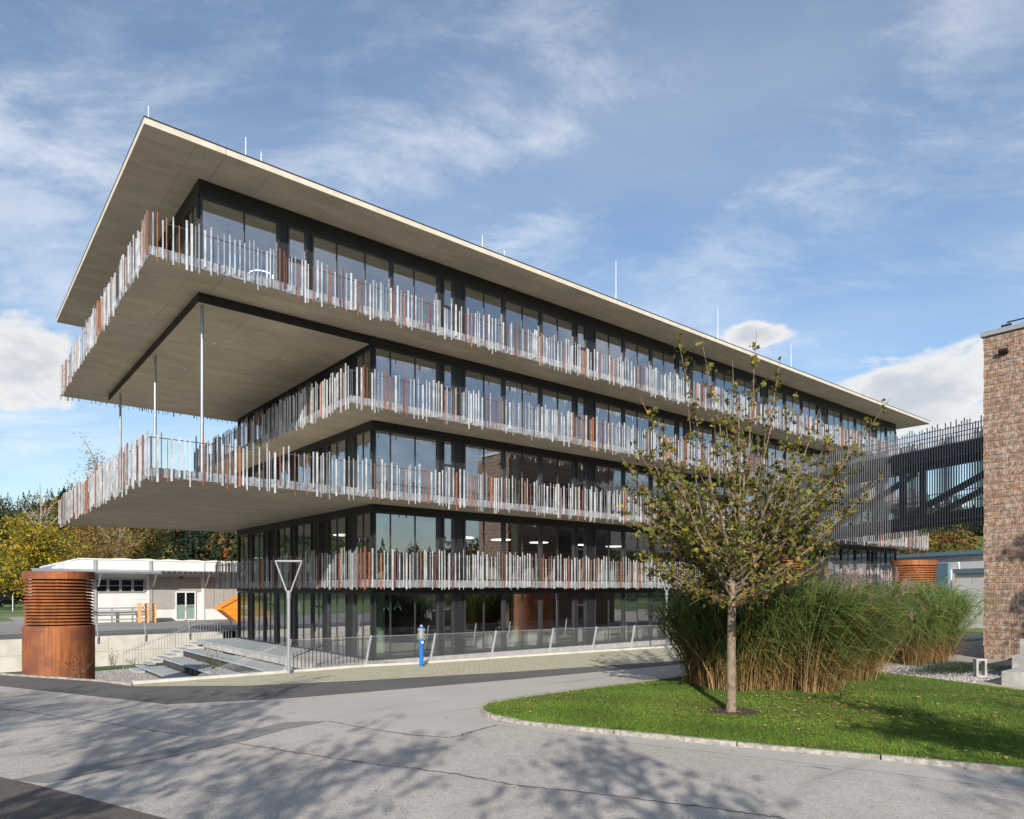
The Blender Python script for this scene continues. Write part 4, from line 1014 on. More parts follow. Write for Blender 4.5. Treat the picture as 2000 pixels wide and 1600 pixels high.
slab_between(A3, C3, 0, 4.2, 6, 'white_trim', 'annex'); slab_between(A3 - nn * .2, C3 - nn * .2, 4.2, 4.55, 6.3, 'blue_trim', 'annex_roof_edge')
a = depth(1872, 1098, 56.5); b = MB(); b.tube([a, a + Vector((-.3, -.2, -.6)), depth(1858, 1110, 57), depth(1858, 1150, 57)], .06, 'white_trim', 6); b.build('downpipe', HR)

# ------------------------------------------------------------------ garden pieces on the right
BN = thing('stone_bench', 'stepped concrete bench blocks beside the gravel', 'bench', (11.5, -19.45, .05))
for (xa, xb, ya, yb, za, zb) in ((11.17, 15.0, -19.75, -19.25, .045, .47), (13.3, 17.0, -20.0, -18.95, .05, .80), (15.1, 19.0, -20.3, -18.7, .05, 1.25)):
    b = MB(); b.box(xa, xb, ya, yb, za, zb, 'grey_concrete'); b.build('block', BN)
g = ground(1914, 1325)
b = MB(); s = Vector((RT[0], RT[1], 0)); f = Vector((FW[0], FW[1], 0)); c = Vector((g.x, g.y, .05))
for k in (-1, 1): b.obox(c + s * (.14 * k) + Vector((0, 0, .30)), s * .035, f * .09, (0, 0, .25), 'grey_concrete')
b.obox(c + Vector((0, 0, .025)), s * .175, f * .09, (0, 0, .025), 'grey_concrete'); b.obox(c + Vector((0, 0, .575)), s * .175, f * .09, (0, 0, .025), 'grey_concrete')
b.obox(c + Vector((0, 0, .545)), s * .09, f * .05, (0, 0, .004), 'white_trim')
tag(b.build('bollard_lamp', None, c), 'open rectangular concrete bollard lamp in front of the low shrubs', 'bollard lamp')

# ------------------------------------------------------------------ plants
def rand_frames(n, up=.0, rng=RNG):
    nrm = rng.normal(0, 1, (n, 3)); nrm /= np.linalg.norm(nrm, axis=1, keepdims=True); nrm[:, 2] += up
    nrm /= np.linalg.norm(nrm, axis=1, keepdims=True)
    t = rng.normal(0, 1, (n, 3)); t -= (t * nrm).sum(1, keepdims=True) * nrm; t /= np.linalg.norm(t, axis=1, keepdims=True)
    return t, np.cross(nrm, t), nrm
LOBES = []
for a in (-105, -52, 0, 52, 105):
    l = 1.0 if a == 0 else (.86 if abs(a) < 60 else .55); ar = math.radians(a); w = .30
    tip = (l * math.sin(ar), l * math.cos(ar), .12 * (-1 if a == 0 else 1))
    LOBES += [(-w * math.cos(ar) - .05 * math.sin(ar), w * math.sin(ar) - .05 * math.cos(ar), 0), (w * math.cos(ar) - .05 * math.sin(ar), -w * math.sin(ar) - .05 * math.cos(ar), 0), tip]
LOBES = np.array(LOBES) * .55
OVAL = np.array([(-.22, -.1, .05), (0, -.5, 0), (.22, -.1, .05), (-.22, -.1, .05), (.22, -.1, .05), (0, .5, -.08)])
def leaves(P, size, tmpl, col, up=.3):
    n = len(P); a, b, c = rand_frames(n, up); k = len(tmpl)
    size = np.broadcast_to(size, n)
    V = P[:, None, :] + size[:, None, None] * (tmpl[None, :, 0:1] * a[:, None] + tmpl[None, :, 1:2] * b[:, None] + tmpl[None, :, 2:3] * c[:, None])
    return V.reshape(-1, 3), np.arange(n * k, dtype=np.int32).reshape(-1, 3), np.repeat(col, k, axis=0)
AUTUMN = [(.155, .16, .028, 5), (.095, .115, .022, 3.5), (.24, .225, .04, 2.8), (.33, .24, .035, .8), (.17, .085, .035, 1.8), (.11, .065, .03, 1.6)]
YELLOW = [(.50, .34, .025, 3), (.36, .29, .03, 3), (.18, .20, .03, 2.5), (.09, .13, .022, 1.6), (.40, .20, .025, 1)]
GOLD = [(.36, .23, .055, 3), (.27, .18, .05, 3), (.19, .155, .04, 2), (.29, .145, .04, 2)]
GREEN = [(.05, .085, .017, 3), (.075, .11, .02, 2), (.11, .12, .025, 1), (.04, .06, .016, 2)]

def bend(p, q, n, sag, wob):
    p, q = Vector(p), Vector(q); out = []
    side = Vector((random.gauss(0, wob), random.gauss(0, wob), 0))
    for i in range(n + 1):
        t = i / n; out.append(p.lerp(q, t) + Vector((0, 0, -sag * math.sin(math.pi * t))) + side * math.sin(math.pi * t) + Vector((random.gauss(0, wob * .25), random.gauss(0, wob * .25), 0)) * (1 if 0 < i < n else 0))
    return out

def young_tree():
    base = ground(1428, 1395, .0); bx_, by_ = base.x, base.y
    T = thing('young_maple', 'young broad maple with thinning yellow green leaves on the lawn', 'tree', (bx_, by_, .07))
    tr = MB(); tr.tube([(bx_, by_, .0), (bx_, by_, .12), (bx_ + .01, by_, .5), (bx_ + .02, by_ + .01, 1.5), (bx_ + .03, by_, 2.7), (bx_ + .06, by_, 3.6), (bx_ + .05, by_ - .05, 4.6), (bx_ + .12, by_, 6.0)],
                    [.155, .125, .112, .102, .092, .075, .055, .03], 'tree_bark', 12)
    tr.build('trunk', T, smooth=True)
    tips = [(1322, 652), (1372, 672), (1430, 705), (1478, 648), (1525, 700), (1556, 765), (1600, 800), (1640, 835), (1738, 778), (1690, 880), (1722, 925), (1250, 775), (1285, 820), (1212, 890), (1195, 985), (1232, 940), (1250, 1075),
            (1300, 900), (1345, 800), (1410, 760), (1500, 800), (1590, 900), (1650, 1010), (1600, 1060), (1660, 960), (1300, 1130), (1340, 1010), (1270, 1000), (1560, 1110), (1520, 1060), (1395, 830), (1470, 850), (1440, 780), (1540, 880), (1360, 900), (1560, 980), (1330, 960), (1620, 1110), (1350, 1150), (1500, 1150), (1690, 830), (1655, 885), (1600, 960), (1565, 825), (1238, 860), (1225, 1040), (1282, 885), (1702, 965), (1640, 925), (1625, 870), (1215, 950)]
    br = MB(); LP = []; LS = []
    def strew(path, dens, spread, t0=0.):
        for i in range(len(path) - 1):
            a, c = path[i], path[i + 1]; L_ = (c - a).length; n = max(1, int(L_ * dens * (1. if i / len(path) >= t0 else .15)))
            for _ in range(n):
                o_ = a.lerp(c, random.random()) + Vector((random.gauss(0, spread), random.gauss(0, spread), random.gauss(0, spread) - .02)); LP.extend([o_ + Vector((random.gauss(0, .035), random.gauss(0, .035), random.gauss(0, .035))) for _k in range(random.choice((1, 1, 2, 3)))])
    for px, py in tips + [(min(1640, max(1260, random.gauss(1445, 110))), random.uniform(800, 1120)) for _ in range(46)]:
        q = depth(px, py, 16.7 + random.gauss(0, 1.15)); h0 = random.uniform(2.55, 4.2) if py > 900 else random.uniform(2.7, 4.6)
        if q.z < h0 + .2: h0 = 2.6
        p = Vector((bx_ + .03, by_, h0)); L_ = (q - p).length
        path = bend(p, q, 9, L_ * (.13 if py < 950 else .04), .10); r0 = .013 + .0052 * L_
        br.tube(path, [r0 * (1 - .86 * i / 9) for i in range(10)], 'tree_bark', 5, cap=False)
        strew(path[3:], 10, .06)
        for i in range(2, 9):
            for _ in range(2 if L_ > 2 else 1):
                d = (path[i + 1] - path[i]).normalized(); sd = Vector((random.gauss(0, 1), random.gauss(0, 1), random.gauss(.35, .6))); sd = (sd - d * sd.dot(d)).normalized()
                l2 = random.uniform(.25, .85) * (1.15 - i / 10) * min(1, L_ / 3)
                e = path[i] + (d * .8 + sd * .75).normalized() * l2; tw = bend(path[i], e, 4, -.03, .03)
                br.tube(tw, [.0085, .007, .006, .0045, .003], 'tree_bark', 4, cap=False); strew(tw, 8.5, .05, .2)
    br.build('branches', T)
    P = np.array([tuple(p) for p in LP]); n = len(P)
    col = pick(AUTUMN, n, .22); size = RNG.uniform(.085, .215, n)
    V, Fc, cc = leaves(P, size, LOBES, col, .25); stuff(soup('leaves', V, Fc, 'foliage', T, color=cc))
    m = MB(); pts = [(bx_ + .05 + .62 * (1 + .18 * math.sin(3 * a) + .1 * math.sin(7 * a)) * math.cos(a), by_ + .62 * (1 + .15 * math.cos(4 * a)) * math.sin(a), .066) for a in np.linspace(0, 2 * math.pi, 24, endpoint=False)]
    m.poly(pts, 'mulch'); structure(m.build('mulch_ring'))
young_tree()

def grass_clump(poly, n, hgt, lean, label, plumes, pal_lo, pal_hi, seed):
    rng = np.random.default_rng(seed); P = np.array(poly); c = P.mean(0); lean = np.array(lean)
    T = thing('ornamental_grass', label, 'grass', (c[0], c[1], .05), 'tall ornamental grass clumps')
    def inside(m):
        Q = rng.uniform(P.min(0), P.max(0), (m * 4, 2)); return Q[in_poly(Q, poly)][:m]
    # upright stems, dry towards the foot, fanning out a little at the rim
    nt = max(6, int(len(inside(4000)) and (np.ptp(P[:, 0]) * np.ptp(P[:, 1])) / .75)); tuft = inside(nt); nt = len(tuft); ns = int(n * .15); ti = rng.integers(0, nt, ns); S_ = tuft[ti] + rng.normal(0, .17, (ns, 2)); rad = S_ - c; rl = np.linalg.norm(rad, axis=1, keepdims=True); edge = np.clip(rl / np.percentile(rl, 95), 0, 1)
    hs = hgt * rng.uniform(.70, 1., ns) * (1 - .14 * edge[:, 0] ** 3) * rng.uniform(.86, 1.08, nt)[ti]; fan = rad / (rl + 1e-6) * edge ** 2 * .75 + (S_ - tuft[ti]) * 1.5 + lean * .38 + rng.normal(0, .17, (ns, 2))
    def stem_at(i, s): return np.c_[S_[i] + fan[i] * (s ** 1.7)[:, None], hs[i] * s]
    k = 5; w = rng.uniform(.005, .0085, ns); VV = []
    for q in range(k):
        s = np.full(ns, q / (k - 1)); p = stem_at(np.arange(ns), s); a = np.c_[w, -w * .7, np.zeros(ns)]; VV += [p - a, p + a]
    V = np.stack(VV, 1); f = np.array([(2 * i, 2 * i + 1, 2 * i + 3, 2 * i + 2) for i in range(k - 1)]); Fc = (np.arange(ns)[:, None, None] * 2 * k + f[None]).reshape(-1, 4)
    cl = pick([(.34, .23, .10, 2), (.24, .145, .065, 2), (.44, .31, .15, 1.3), (.17, .11, .05, 1)], ns, .22); cg = pick(pal_hi, ns, .2); zf = np.clip((V[:, :, 2] / hgt - .30) / .28, 0, 1)[:, :, None]
    stuff(soup('stems', V.reshape(-1, 3), Fc, 'foliage', T, color=(cl[:, None] * (1 - zf) + cg[:, None] * zf).reshape(-1, 3)))
    # long arching leaves set along the stems
    i = rng.integers(0, ns, n); s0 = np.clip(rng.beta(2.1, 1.5, n), .06, .97); p0 = stem_at(i, s0); rnd = rng.uniform(0, 2 * np.pi, n)
    dv = np.stack([np.cos(rnd), np.sin(rnd)], 1) * .8 + rad[i] / (rl[i] + 1e-6) * edge[i] * .9 + lean * 1.5; dv /= np.linalg.norm(dv, axis=1, keepdims=True)
    L_ = rng.uniform(.6, 1.35, n) * (.8 + .35 * s0); el = rng.uniform(.9, 1.38, n); drop = rng.uniform(.25, 1.05, n) * L_ * (1.1 - .2 * s0)
    k = 7; half = rng.uniform(.008, .0165, n); sd = np.stack([-dv[:, 1], dv[:, 0]], 1); Ls = []; Rs = []; tw = rng.normal(0, .45, n)
    for q in range(k):
        t = q / (k - 1); run = L_ * (np.cos(el) * t * 1.15 + .42 * t ** 2.2); z = np.maximum(p0[:, 2] + L_ * np.sin(el) * t - (drop + L_ * .25) * t ** 2.4, .06); p = np.c_[p0[:, :2] + dv * run[:, None], z]
        ww = half * (1 - t ** 4) * (.6 + .5 * math.sin(math.pi * min(1, t + .15))); a = np.c_[sd * np.cos(tw * t)[:, None], np.sin(tw * t + .25)] * ww[:, None]; Ls.append(p - a); Rs.append(p + a)
    V = np.stack(Ls + Rs, 1); f = np.array([(q, q + 1, k + q + 1, k + q) for q in range(k - 1)]); Fc = (np.arange(n)[:, None, None] * 2 * k + f[None]).reshape(-1, 4)
    chi = pick(pal_hi, n, .22); clo = pick(pal_lo, n, .22); zf = np.clip((s0 - .22) / .20 + rng.normal(0, .22, n), 0, 1)[:, None, None]; tipdry = np.linspace(0, 1, k) ** 3 * rng.choice((0, .8), n, p=(.7, .3))[:, None]; tipdry = np.concatenate([tipdry, tipdry], 1)[:, :, None] * .8
    col = (clo[:, None] * (1 - zf) + chi[:, None] * zf) * (1 - tipdry) + clo[:, None] * 1.15 * tipdry
    stuff(soup('blades', V.reshape(-1, 3), Fc, 'foliage', T, color=np.broadcast_to(col, (n, 2 * k, 3)).reshape(-1, 3)))
    # feathery plumes
    if plumes:
        ii = rng.choice(ns, plumes); VV = []; CC = []
        for q in ii:
            top = stem_at(np.array([q]), np.array([1.]))[0]; ld = lean * .35 + rng.normal(0, .16, 2); z = top[2] + rng.uniform(.12, .62); tone = np.array((.44, .30, .27)) * rng.uniform(.75, 1.35); o0 = np.array([top[0], top[1], top[2] - .2]); e0 = np.array([top[0] + ld[0] * .4, top[1] + ld[1] * .4, z])
            VV += [o0 - (.004, 0, 0), o0 + (.004, 0, 0), e0]; CC += [(.28, .22, .12)] * 3
            for _ in range(34):
                u = rng.uniform(0, 1); o = e0 + np.array([0, 0, -.20 + u * .22]) + rng.normal(0, .008, 3); d = np.array([ld[0] * 1.3 + rng.normal(0, .5), ld[1] * 1.3 + rng.normal(0, .5), .95]); d /= np.linalg.norm(d); l = rng.uniform(.14, .32); sv = np.cross(d, rng.normal(0, 1, 3)); sv /= np.linalg.norm(sv) + 1e-6
                mid = o + d * l * .6; e = o + d * l + np.array([ld[0] * .6, ld[1] * .6, -.45]) * l * .45
                VV += [o - sv * .003, o + sv * .003, mid + sv * .004, mid - sv * .003, mid + sv * .004, e]; CC += [tone] * 6
        stuff(soup('plumes', np.array(VV), np.arange(len(VV)).reshape(-1, 3), 'foliage', T, color=np.array(CC)))
LOW = [(.24, .15, .055, 3), (.16, .095, .038, 2.5), (.36, .24, .09, 1.2), (.14, .12, .03, 1.6)]
HIGH = [(.05, .095, .026, 4), (.075, .13, .03, 3), (.12, .17, .045, 2.4), (.17, .18, .045, 1.2), (.28, .20, .035, .9)]
grass_clump([(4.9, -12.3), (6.6, -12.5), (8.6, -13.6), (8.0, -15.4), (6.6, -16.5), (5.0, -16.6), (3.9, -15.9), (3.6, -14.6), (4.0, -13.0)], 17500, 3.5, (.30, -.30), 'big arching clump of tall grass behind the young maple', 120, LOW, HIGH, 1)
grass_clump([(9.2, -13.9), (11.2, -14.5), (11.6, -16.0), (10.2, -16.7), (8.8, -16.2), (8.4, -15.0)], 7000, 3.0, (.42, -.42), 'middle clump of tall grass leaning over the gravel', 130, LOW, HIGH, 2)
grass_clump([(15.4, -13.7), (17.4, -14.0), (18.2, -14.9), (17.6, -15.8), (15.9, -15.8), (14.9, -15.0)], 10000, 3.45, (.08, -.12), 'bright green clump of tall grass beside the shingled building', 60, LOW, [(.13, .21, .055, 4), (.17, .25, .065, 3), (.08, .14, .035, 3), (.24, .24, .07, 1)], 3)

def lawn_grass():
    poly = LAWN_NEAR + LAWN_FAR[::-1]; P = np.array(poly); n = 260000
    Q = RNG.uniform((-4.5, -27), (12, -11.6), (n * 2, 2)); D = np.hypot(Q[:, 0] - CAM[0], Q[:, 1] - CAM[1])
    tb = ground(1428, 1395); keep = in_poly(Q, poly) & (np.hypot(Q[:, 0] - tb.x - .05, Q[:, 1] - tb.y) > .5 + .16 * RNG.uniform(0, 1, len(Q))) & (RNG.uniform(0, 1, len(Q)) < np.clip((15.5 / D) ** 2, .15, 1.)); Q = Q[keep]; n = len(Q)
    a = RNG.uniform(0, 2 * np.pi, n); h = RNG.uniform(.025, .062, n); w = RNG.uniform(.003, .006, n) * 1.3; ln = RNG.normal(0, .022, (n, 2)); s = np.stack([np.cos(a), np.sin(a)], 1)
    V = np.stack([np.c_[Q - s * w[:, None], np.full(n, .052)], np.c_[Q + s * w[:, None], np.full(n, .052)], np.c_[Q + ln, .055 + h]], 1)
    big = .75 + .5 * (np.sin(Q[:, 0] * 1.7 + 1.3 * np.sin(Q[:, 1])) * np.sin(Q[:, 1] * 1.3 + Q[:, 0] * .4) * .5 + .5)
    col = pick([(.075, .155, .018, 4), (.105, .19, .022, 3), (.14, .20, .03, 1.2), (.05, .10, .014, 2), (.22, .19, .06, .35)], n, .2) * big[:, None] * np.array((1.5, 1.36, 1.4))
    yl = np.clip(np.sin(Q[:, 0] * .9 - Q[:, 1] * .5) * np.sin(Q[:, 1] * .8 + 1.2) * .5 + RNG.normal(0, .15, n), 0, 1)[:, None]; col = col * (1 - .55 * yl) + np.array((.22, .23, .05)) * .55 * yl
    stuff(tag(soup('lawn_grass', V.reshape(-1, 3), np.arange(n * 3).reshape(-1, 3), 'foliage', color=np.repeat(col, 3, axis=0)), 'short mown green grass of the lawn', 'grass'))
    # fallen leaves
    m = 1900; Q = RNG.uniform((-4.2, -24), (10.5, -12), (m * 3, 2)); cl = np.sin(Q[:, 0] * 1.1 + Q[:, 1] * .7) + np.sin(Q[:, 1] * 1.9 - Q[:, 0] * .6) + RNG.normal(0, .8, len(Q))
    dr = RNG.normal(0, 1, (900, 2)) * (1.9, 1.3) + (3.2, -17.6); Q = np.concatenate([dr[in_poly(dr, poly)], Q[in_poly(Q, poly) & (cl > .3)]])[:m]; m = len(Q); P3 = np.c_[Q, np.full(m, .112)]
    V, Fc, cc = leaves(P3, RNG.uniform(.06, .135, m), LOBES, pick([(.34, .20, .08, 3), (.25, .12, .05, 3), (.42, .30, .13, 2), (.40, .27, .04, 1)], m), 3.5)
    stuff(tag(soup('fallen_leaves', V, Fc, 'dry_leaf', color=cc), 'dry brown leaves scattered over the lawn', 'leaves'))
    m = 130; Q = [ground(random.uniform(0, 2000), random.uniform(1380, 1600)) for _ in range(m)] + [ground(random.uniform(950, 2000), 0) for _ in range(0)]
    for i in range(90):
        t = random.random() * (len(LAWN_NEAR) - 3); k_ = int(t); a_, b_ = LAWN_NEAR[k_], LAWN_NEAR[k_ + 1]; u = t - k_
        Q.append(Vector((a_[0] + (b_[0] - a_[0]) * u - random.expovariate(9) - .06, a_[1] + (b_[1] - a_[1]) * u - .03, 0)))
    P3 = np.array([(q.x, q.y, .018) for q in Q]); V, Fc, cc = leaves(P3, RNG.uniform(.02, .055, len(P3)), LOBES, pick([(.22, .12, .05, 3), (.12, .07, .04, 3), (.33, .2, .07, 1)], len(P3)), 4.)
    V[:, 2] = np.maximum(V[:, 2], .012)
    stuff(tag(soup('road_leaves', V, Fc, 'dry_leaf', color=cc), 'few dry leaves lying on the road', 'leaves'))
lawn_grass()

def stones(name, label, poly, n, size, z, pal, rng_seed):
    rng = np.random.default_rng(rng_seed); P = np.array(poly); Q = rng.uniform(P.min(0), P.max(0), (n * 3, 2)); Q = Q[in_poly(Q, poly)][:n]; n = len(Q)
    oc = np.array([(1, 0, 0), (-1, 0, 0), (0, 1, 0), (0, -1, 0), (0, 0, 1), (0, 0, -1)], float); fc = np.array([(0, 2, 4), (2, 1, 4), (1, 3, 4), (3, 0, 4), (2, 0, 5), (1, 2, 5), (3, 1, 5), (0, 3, 5)])
    s = rng.uniform(*size, n); a, b, c = rand_frames(n, 1.2, rng); sc = rng.uniform(.6, 1.3, (n, 6, 1))
    V = np.c_[Q, np.full(n, z)][:, None] + s[:, None, None] * sc * (oc[None, :, 0:1] * a[:, None] + oc[None, :, 1:2] * b[:, None] * .75 + oc[None, :, 2:3] * c[:, None] * .5)
    Fc = (np.arange(n)[:, None, None] * 6 + fc[None]).reshape(-1, 3)
    stuff(tag(soup(name, V.reshape(-1, 3), Fc, 'stone_mix', color=np.repeat(pick(pal, n, .25), 6, axis=0)), label, 'stones'))
STONE = [(.36, .33, .33, 3), (.48, .44, .42, 2), (.25, .23, .24, 2), (.40, .34, .30, 1)]
stones('gravel_stones', 'loose grey stones of the gravel bed beside the lawn', [(11.75, -14.9), (11.3, -16.9), (10.9, -18.5), (14.5, -19.0), (15.0, -16.2), (14.0, -14.4)], 5200, (.018, .055), .04, STONE, 5)
stones('court_stones', 'loose grey gravel of the sunken court', [(-9.0, 2.5), (-10.8, 6.0), (-9.2, 16.6), (-5.6, 17.5), (-5.5, 2)], 6000, (.015, .04), COURT + .01, STONE, 6)

def leafy_shrub(at, h, r, n, pal, label, name='shrub', stems=6, size=(.03, .07), cat='shrub', group=None):
    T = thing(name, label, cat, at, group); b = MB(); LP = []
    for i in range(stems):
        a = random.uniform(0, 2 * math.pi); q = Vector(at) + Vector((math.cos(a) * r * random.uniform(.2, 1), math.sin(a) * r * random.uniform(.2, 1), h * random.uniform(.6, 1)))
        path = bend(Vector(at), q, 5, -.03 * h, .05 * h); b.tube(path, [.012 * h ** .5, .01 * h ** .5, .008, .006, .004, .003], 'tree_bark', 4, cap=False)
        for k in range(1, 6):
            for _ in range(n // (stems * 5)): LP.append(path[k] + Vector((random.gauss(0, r * .18), random.gauss(0, r * .18), random.gauss(0, h * .06))))
    b.build('stems', T); P = np.array([tuple(p) for p in LP]); V, Fc, cc = leaves(P, RNG.uniform(*size, len(P)), OVAL * 1.6, pick(pal, len(P)), .3); stuff(soup('leaves', V, Fc, 'foliage', T, color=cc))
g = depth(150, 1318, 23.6); leafy_shrub((g.x, g.y, -.15), 1.0, .55, 170, [(.16, .02, .02, 3), (.09, .02, .02, 3), (.12, .06, .02, 1)], 'small dark red shrub in front of the rusty drum', stems=9)
g = depth(432, 1322, 25.6); leafy_shrub((g.x, g.y + .6, -.95), 1.75, .4, 420, [(.07, .10, .02, 3), (.14, .16, .03, 2), (.04, .06, .015, 2)], 'slim green shrub beside the seating steps', stems=8)
leafy_shrub((-6.3, 19.8, COURT), .95, .18, 60, [(.05, .06, .02, 1), (.10, .05, .02, 1)], 'thin climber growing up the retaining wall', 'climber', 3, cat='climber', group='climbers on the retaining wall')
leafy_shrub((-5.2, 19.75, COURT), .5, .4, 50, [(.10, .05, .03, 1), (.06, .04, .02, 1)], 'brown trailing plant at the foot of the retaining wall', 'climber', 3, cat='climber')
leafy_shrub((-9.2, 19.8, COURT), .85, .18, 50, [(.05, .06, .02, 1)], 'thin climber on the retaining wall beyond the rusty drum, on its road side', 'climber', 3, cat='climber', group='climbers on the retaining wall')
def groundcover():
    n = 9000; Q = RNG.normal(0, 1, (n, 2)) * (1.15, .42); ang = -.35; Q = Q @ np.array([[math.cos(ang), -math.sin(ang)], [math.sin(ang), math.cos(ang)]]).T + (14.0, -17.1)
    z = RNG.uniform(.03, .34, n) * np.exp(-((Q[:, 0] - 14.0) / 2.2) ** 2); V, Fc, cc = leaves(np.c_[Q, z + .04], RNG.uniform(.04, .085, n), OVAL * (.5, 1.3, 1), pick([(.045, .075, .045, 3), (.07, .10, .055, 2), (.03, .05, .03, 2)], n), .8)
    stuff(tag(soup('ground_cover', V, Fc, 'foliage', color=cc), 'low grey green ground cover shrubs round the bollard lamp', 'shrubs'))
groundcover()

def wild_tree(at, H_, R_, n, pal, label, trunk='tree_bark', lo=.3, size=(.18, .34), shape=1., bare=0., group=None, name='tree', limbs=12, cat='tree', thin=.35):
    T = thing(name, label, cat, at, group); at = Vector(at); b = MB(); top = at + Vector((random.gauss(0, .02 * H_), random.gauss(0, .02 * H_), H_ * .93)); tp = bend(at, top, 8, 0, .015 * H_)
    b.tube(tp, [H_ * .017 * (1 - .9 * i / 8) for i in range(9)], trunk, 8); b.build('trunk', T)
    b = MB(); cen = []
    for i in range(limbs):
        s = random.uniform(lo * .8, .85); j = min(7, int(s * 8)); p = tp[j].lerp(tp[j + 1], s * 8 - j); a = random.uniform(0, 2 * math.pi); w = R_ * math.sin(math.pi * min(1, ((s - lo * .8) / (1.04 - lo * .8)) ** .8 * .85 + .15)) ** .6 * random.uniform(.6, 1)
        q = p + Vector((math.cos(a) * w, math.sin(a) * w, w * random.uniform(.35, 1.0) * shape)); path = bend(p, q, 5, w * .08, .04 * w)
        b.tube(path, [H_ * .007, H_ * .006, H_ * .0045, H_ * .003, H_ * .002, H_ * .001], trunk, 5, cap=False)
        for k in range(2, 6): cen.append((path[k], R_ * .30))
        for _ in range(4):
            k = random.randint(1, 4); e = path[k] + Vector((random.gauss(0, 1), random.gauss(0, 1), random.gauss(.6, .6))).normalized() * w * random.uniform(.25, .5); tw = bend(path[k], e, 3, 0, .02 * w)
            b.tube(tw, [H_ * .0028, H_ * .002, H_ * .0014, H_ * .0008], trunk, 4, cap=False); cen.append((e, R_ * .22))
    cen.append((top, R_ * .2)); b.build('branches', T)
    if n:
        C = np.array([tuple(c[0]) for c in cen]); rr = np.array([c[1] for c in cen]); ii = RNG.integers(0, len(C), n); d = RNG.normal(0, 1, (n, 3)); d /= np.linalg.norm(d, axis=1, keepdims=True)
        P = C[ii] + d * (rr[ii] * RNG.uniform(.25, 1, n) ** .6)[:, None] * (1, 1, .8); P = P[P[:, 2] > at.z + lo * H_ * .5]; n = len(P)
        tone = (.75 + .5 * RNG.uniform(0, 1, len(C)))[ii][:n]
        V, Fc, cc = leaves(P, RNG.uniform(*size, n), OVAL * 1.25, pick(pal, n, .2) * tone[:, None], .3); stuff(soup('crown', V, Fc, 'foliage', T, color=cc))
    return T
g = depth(78, 1190, 84); wild_tree((g.x, g.y, .3), 11.0, 5.0, 9000, YELLOW, 'broad yellow maple beyond the yard beside the parked car', lo=.12, size=(.22, .40), limbs=34, name='maple')
g = depth(-35, 1185, 96); wild_tree((g.x, g.y, .3), 10.8, 5.5, 6500, GREEN + [(.2, .16, .03, 2)], 'dark green tree behind the parked car', lo=.12, size=(.25, .45), limbs=26)
g = depth(66, 1165, 112); wild_tree((g.x, g.y, 1.0), 20.5, 4.2, 260, GOLD, 'nearly bare tall tree rising behind the yellow maple', trunk='pale_bark', lo=.45, limbs=22, shape=1.6)
g = depth(200, 1160, 108); wild_tree((g.x, g.y, 1.0), 24.5, 5.2, 3000, GOLD, 'tall golden poplar behind the white hall, its top above the terrace bars', trunk='pale_bark', lo=.3, limbs=26, shape=1.7, size=(.2, .36))
g = depth(232, 1160, 100); wild_tree((g.x, g.y, 1.0), 14, 5.2, 3200, GOLD, 'forked pale birch behind the white hall', trunk='pale_bark', lo=.25, limbs=18, shape=1.5, size=(.2, .36))
g = depth(165, 1160, 103); wild_tree((g.x, g.y, 1.0), 13.5, 5.2, 5200, GOLD, 'golden brown tree between yellow maple and pale birch', lo=.15, limbs=24, size=(.22, .4))
g = depth(283, 1160, 106); wild_tree((g.x, g.y, 1.0), 13.0, 4.5, 4200, GREEN + GOLD[:1], 'round green tree behind the white hall roof lights', lo=.15, limbs=22, size=(.22, .4))

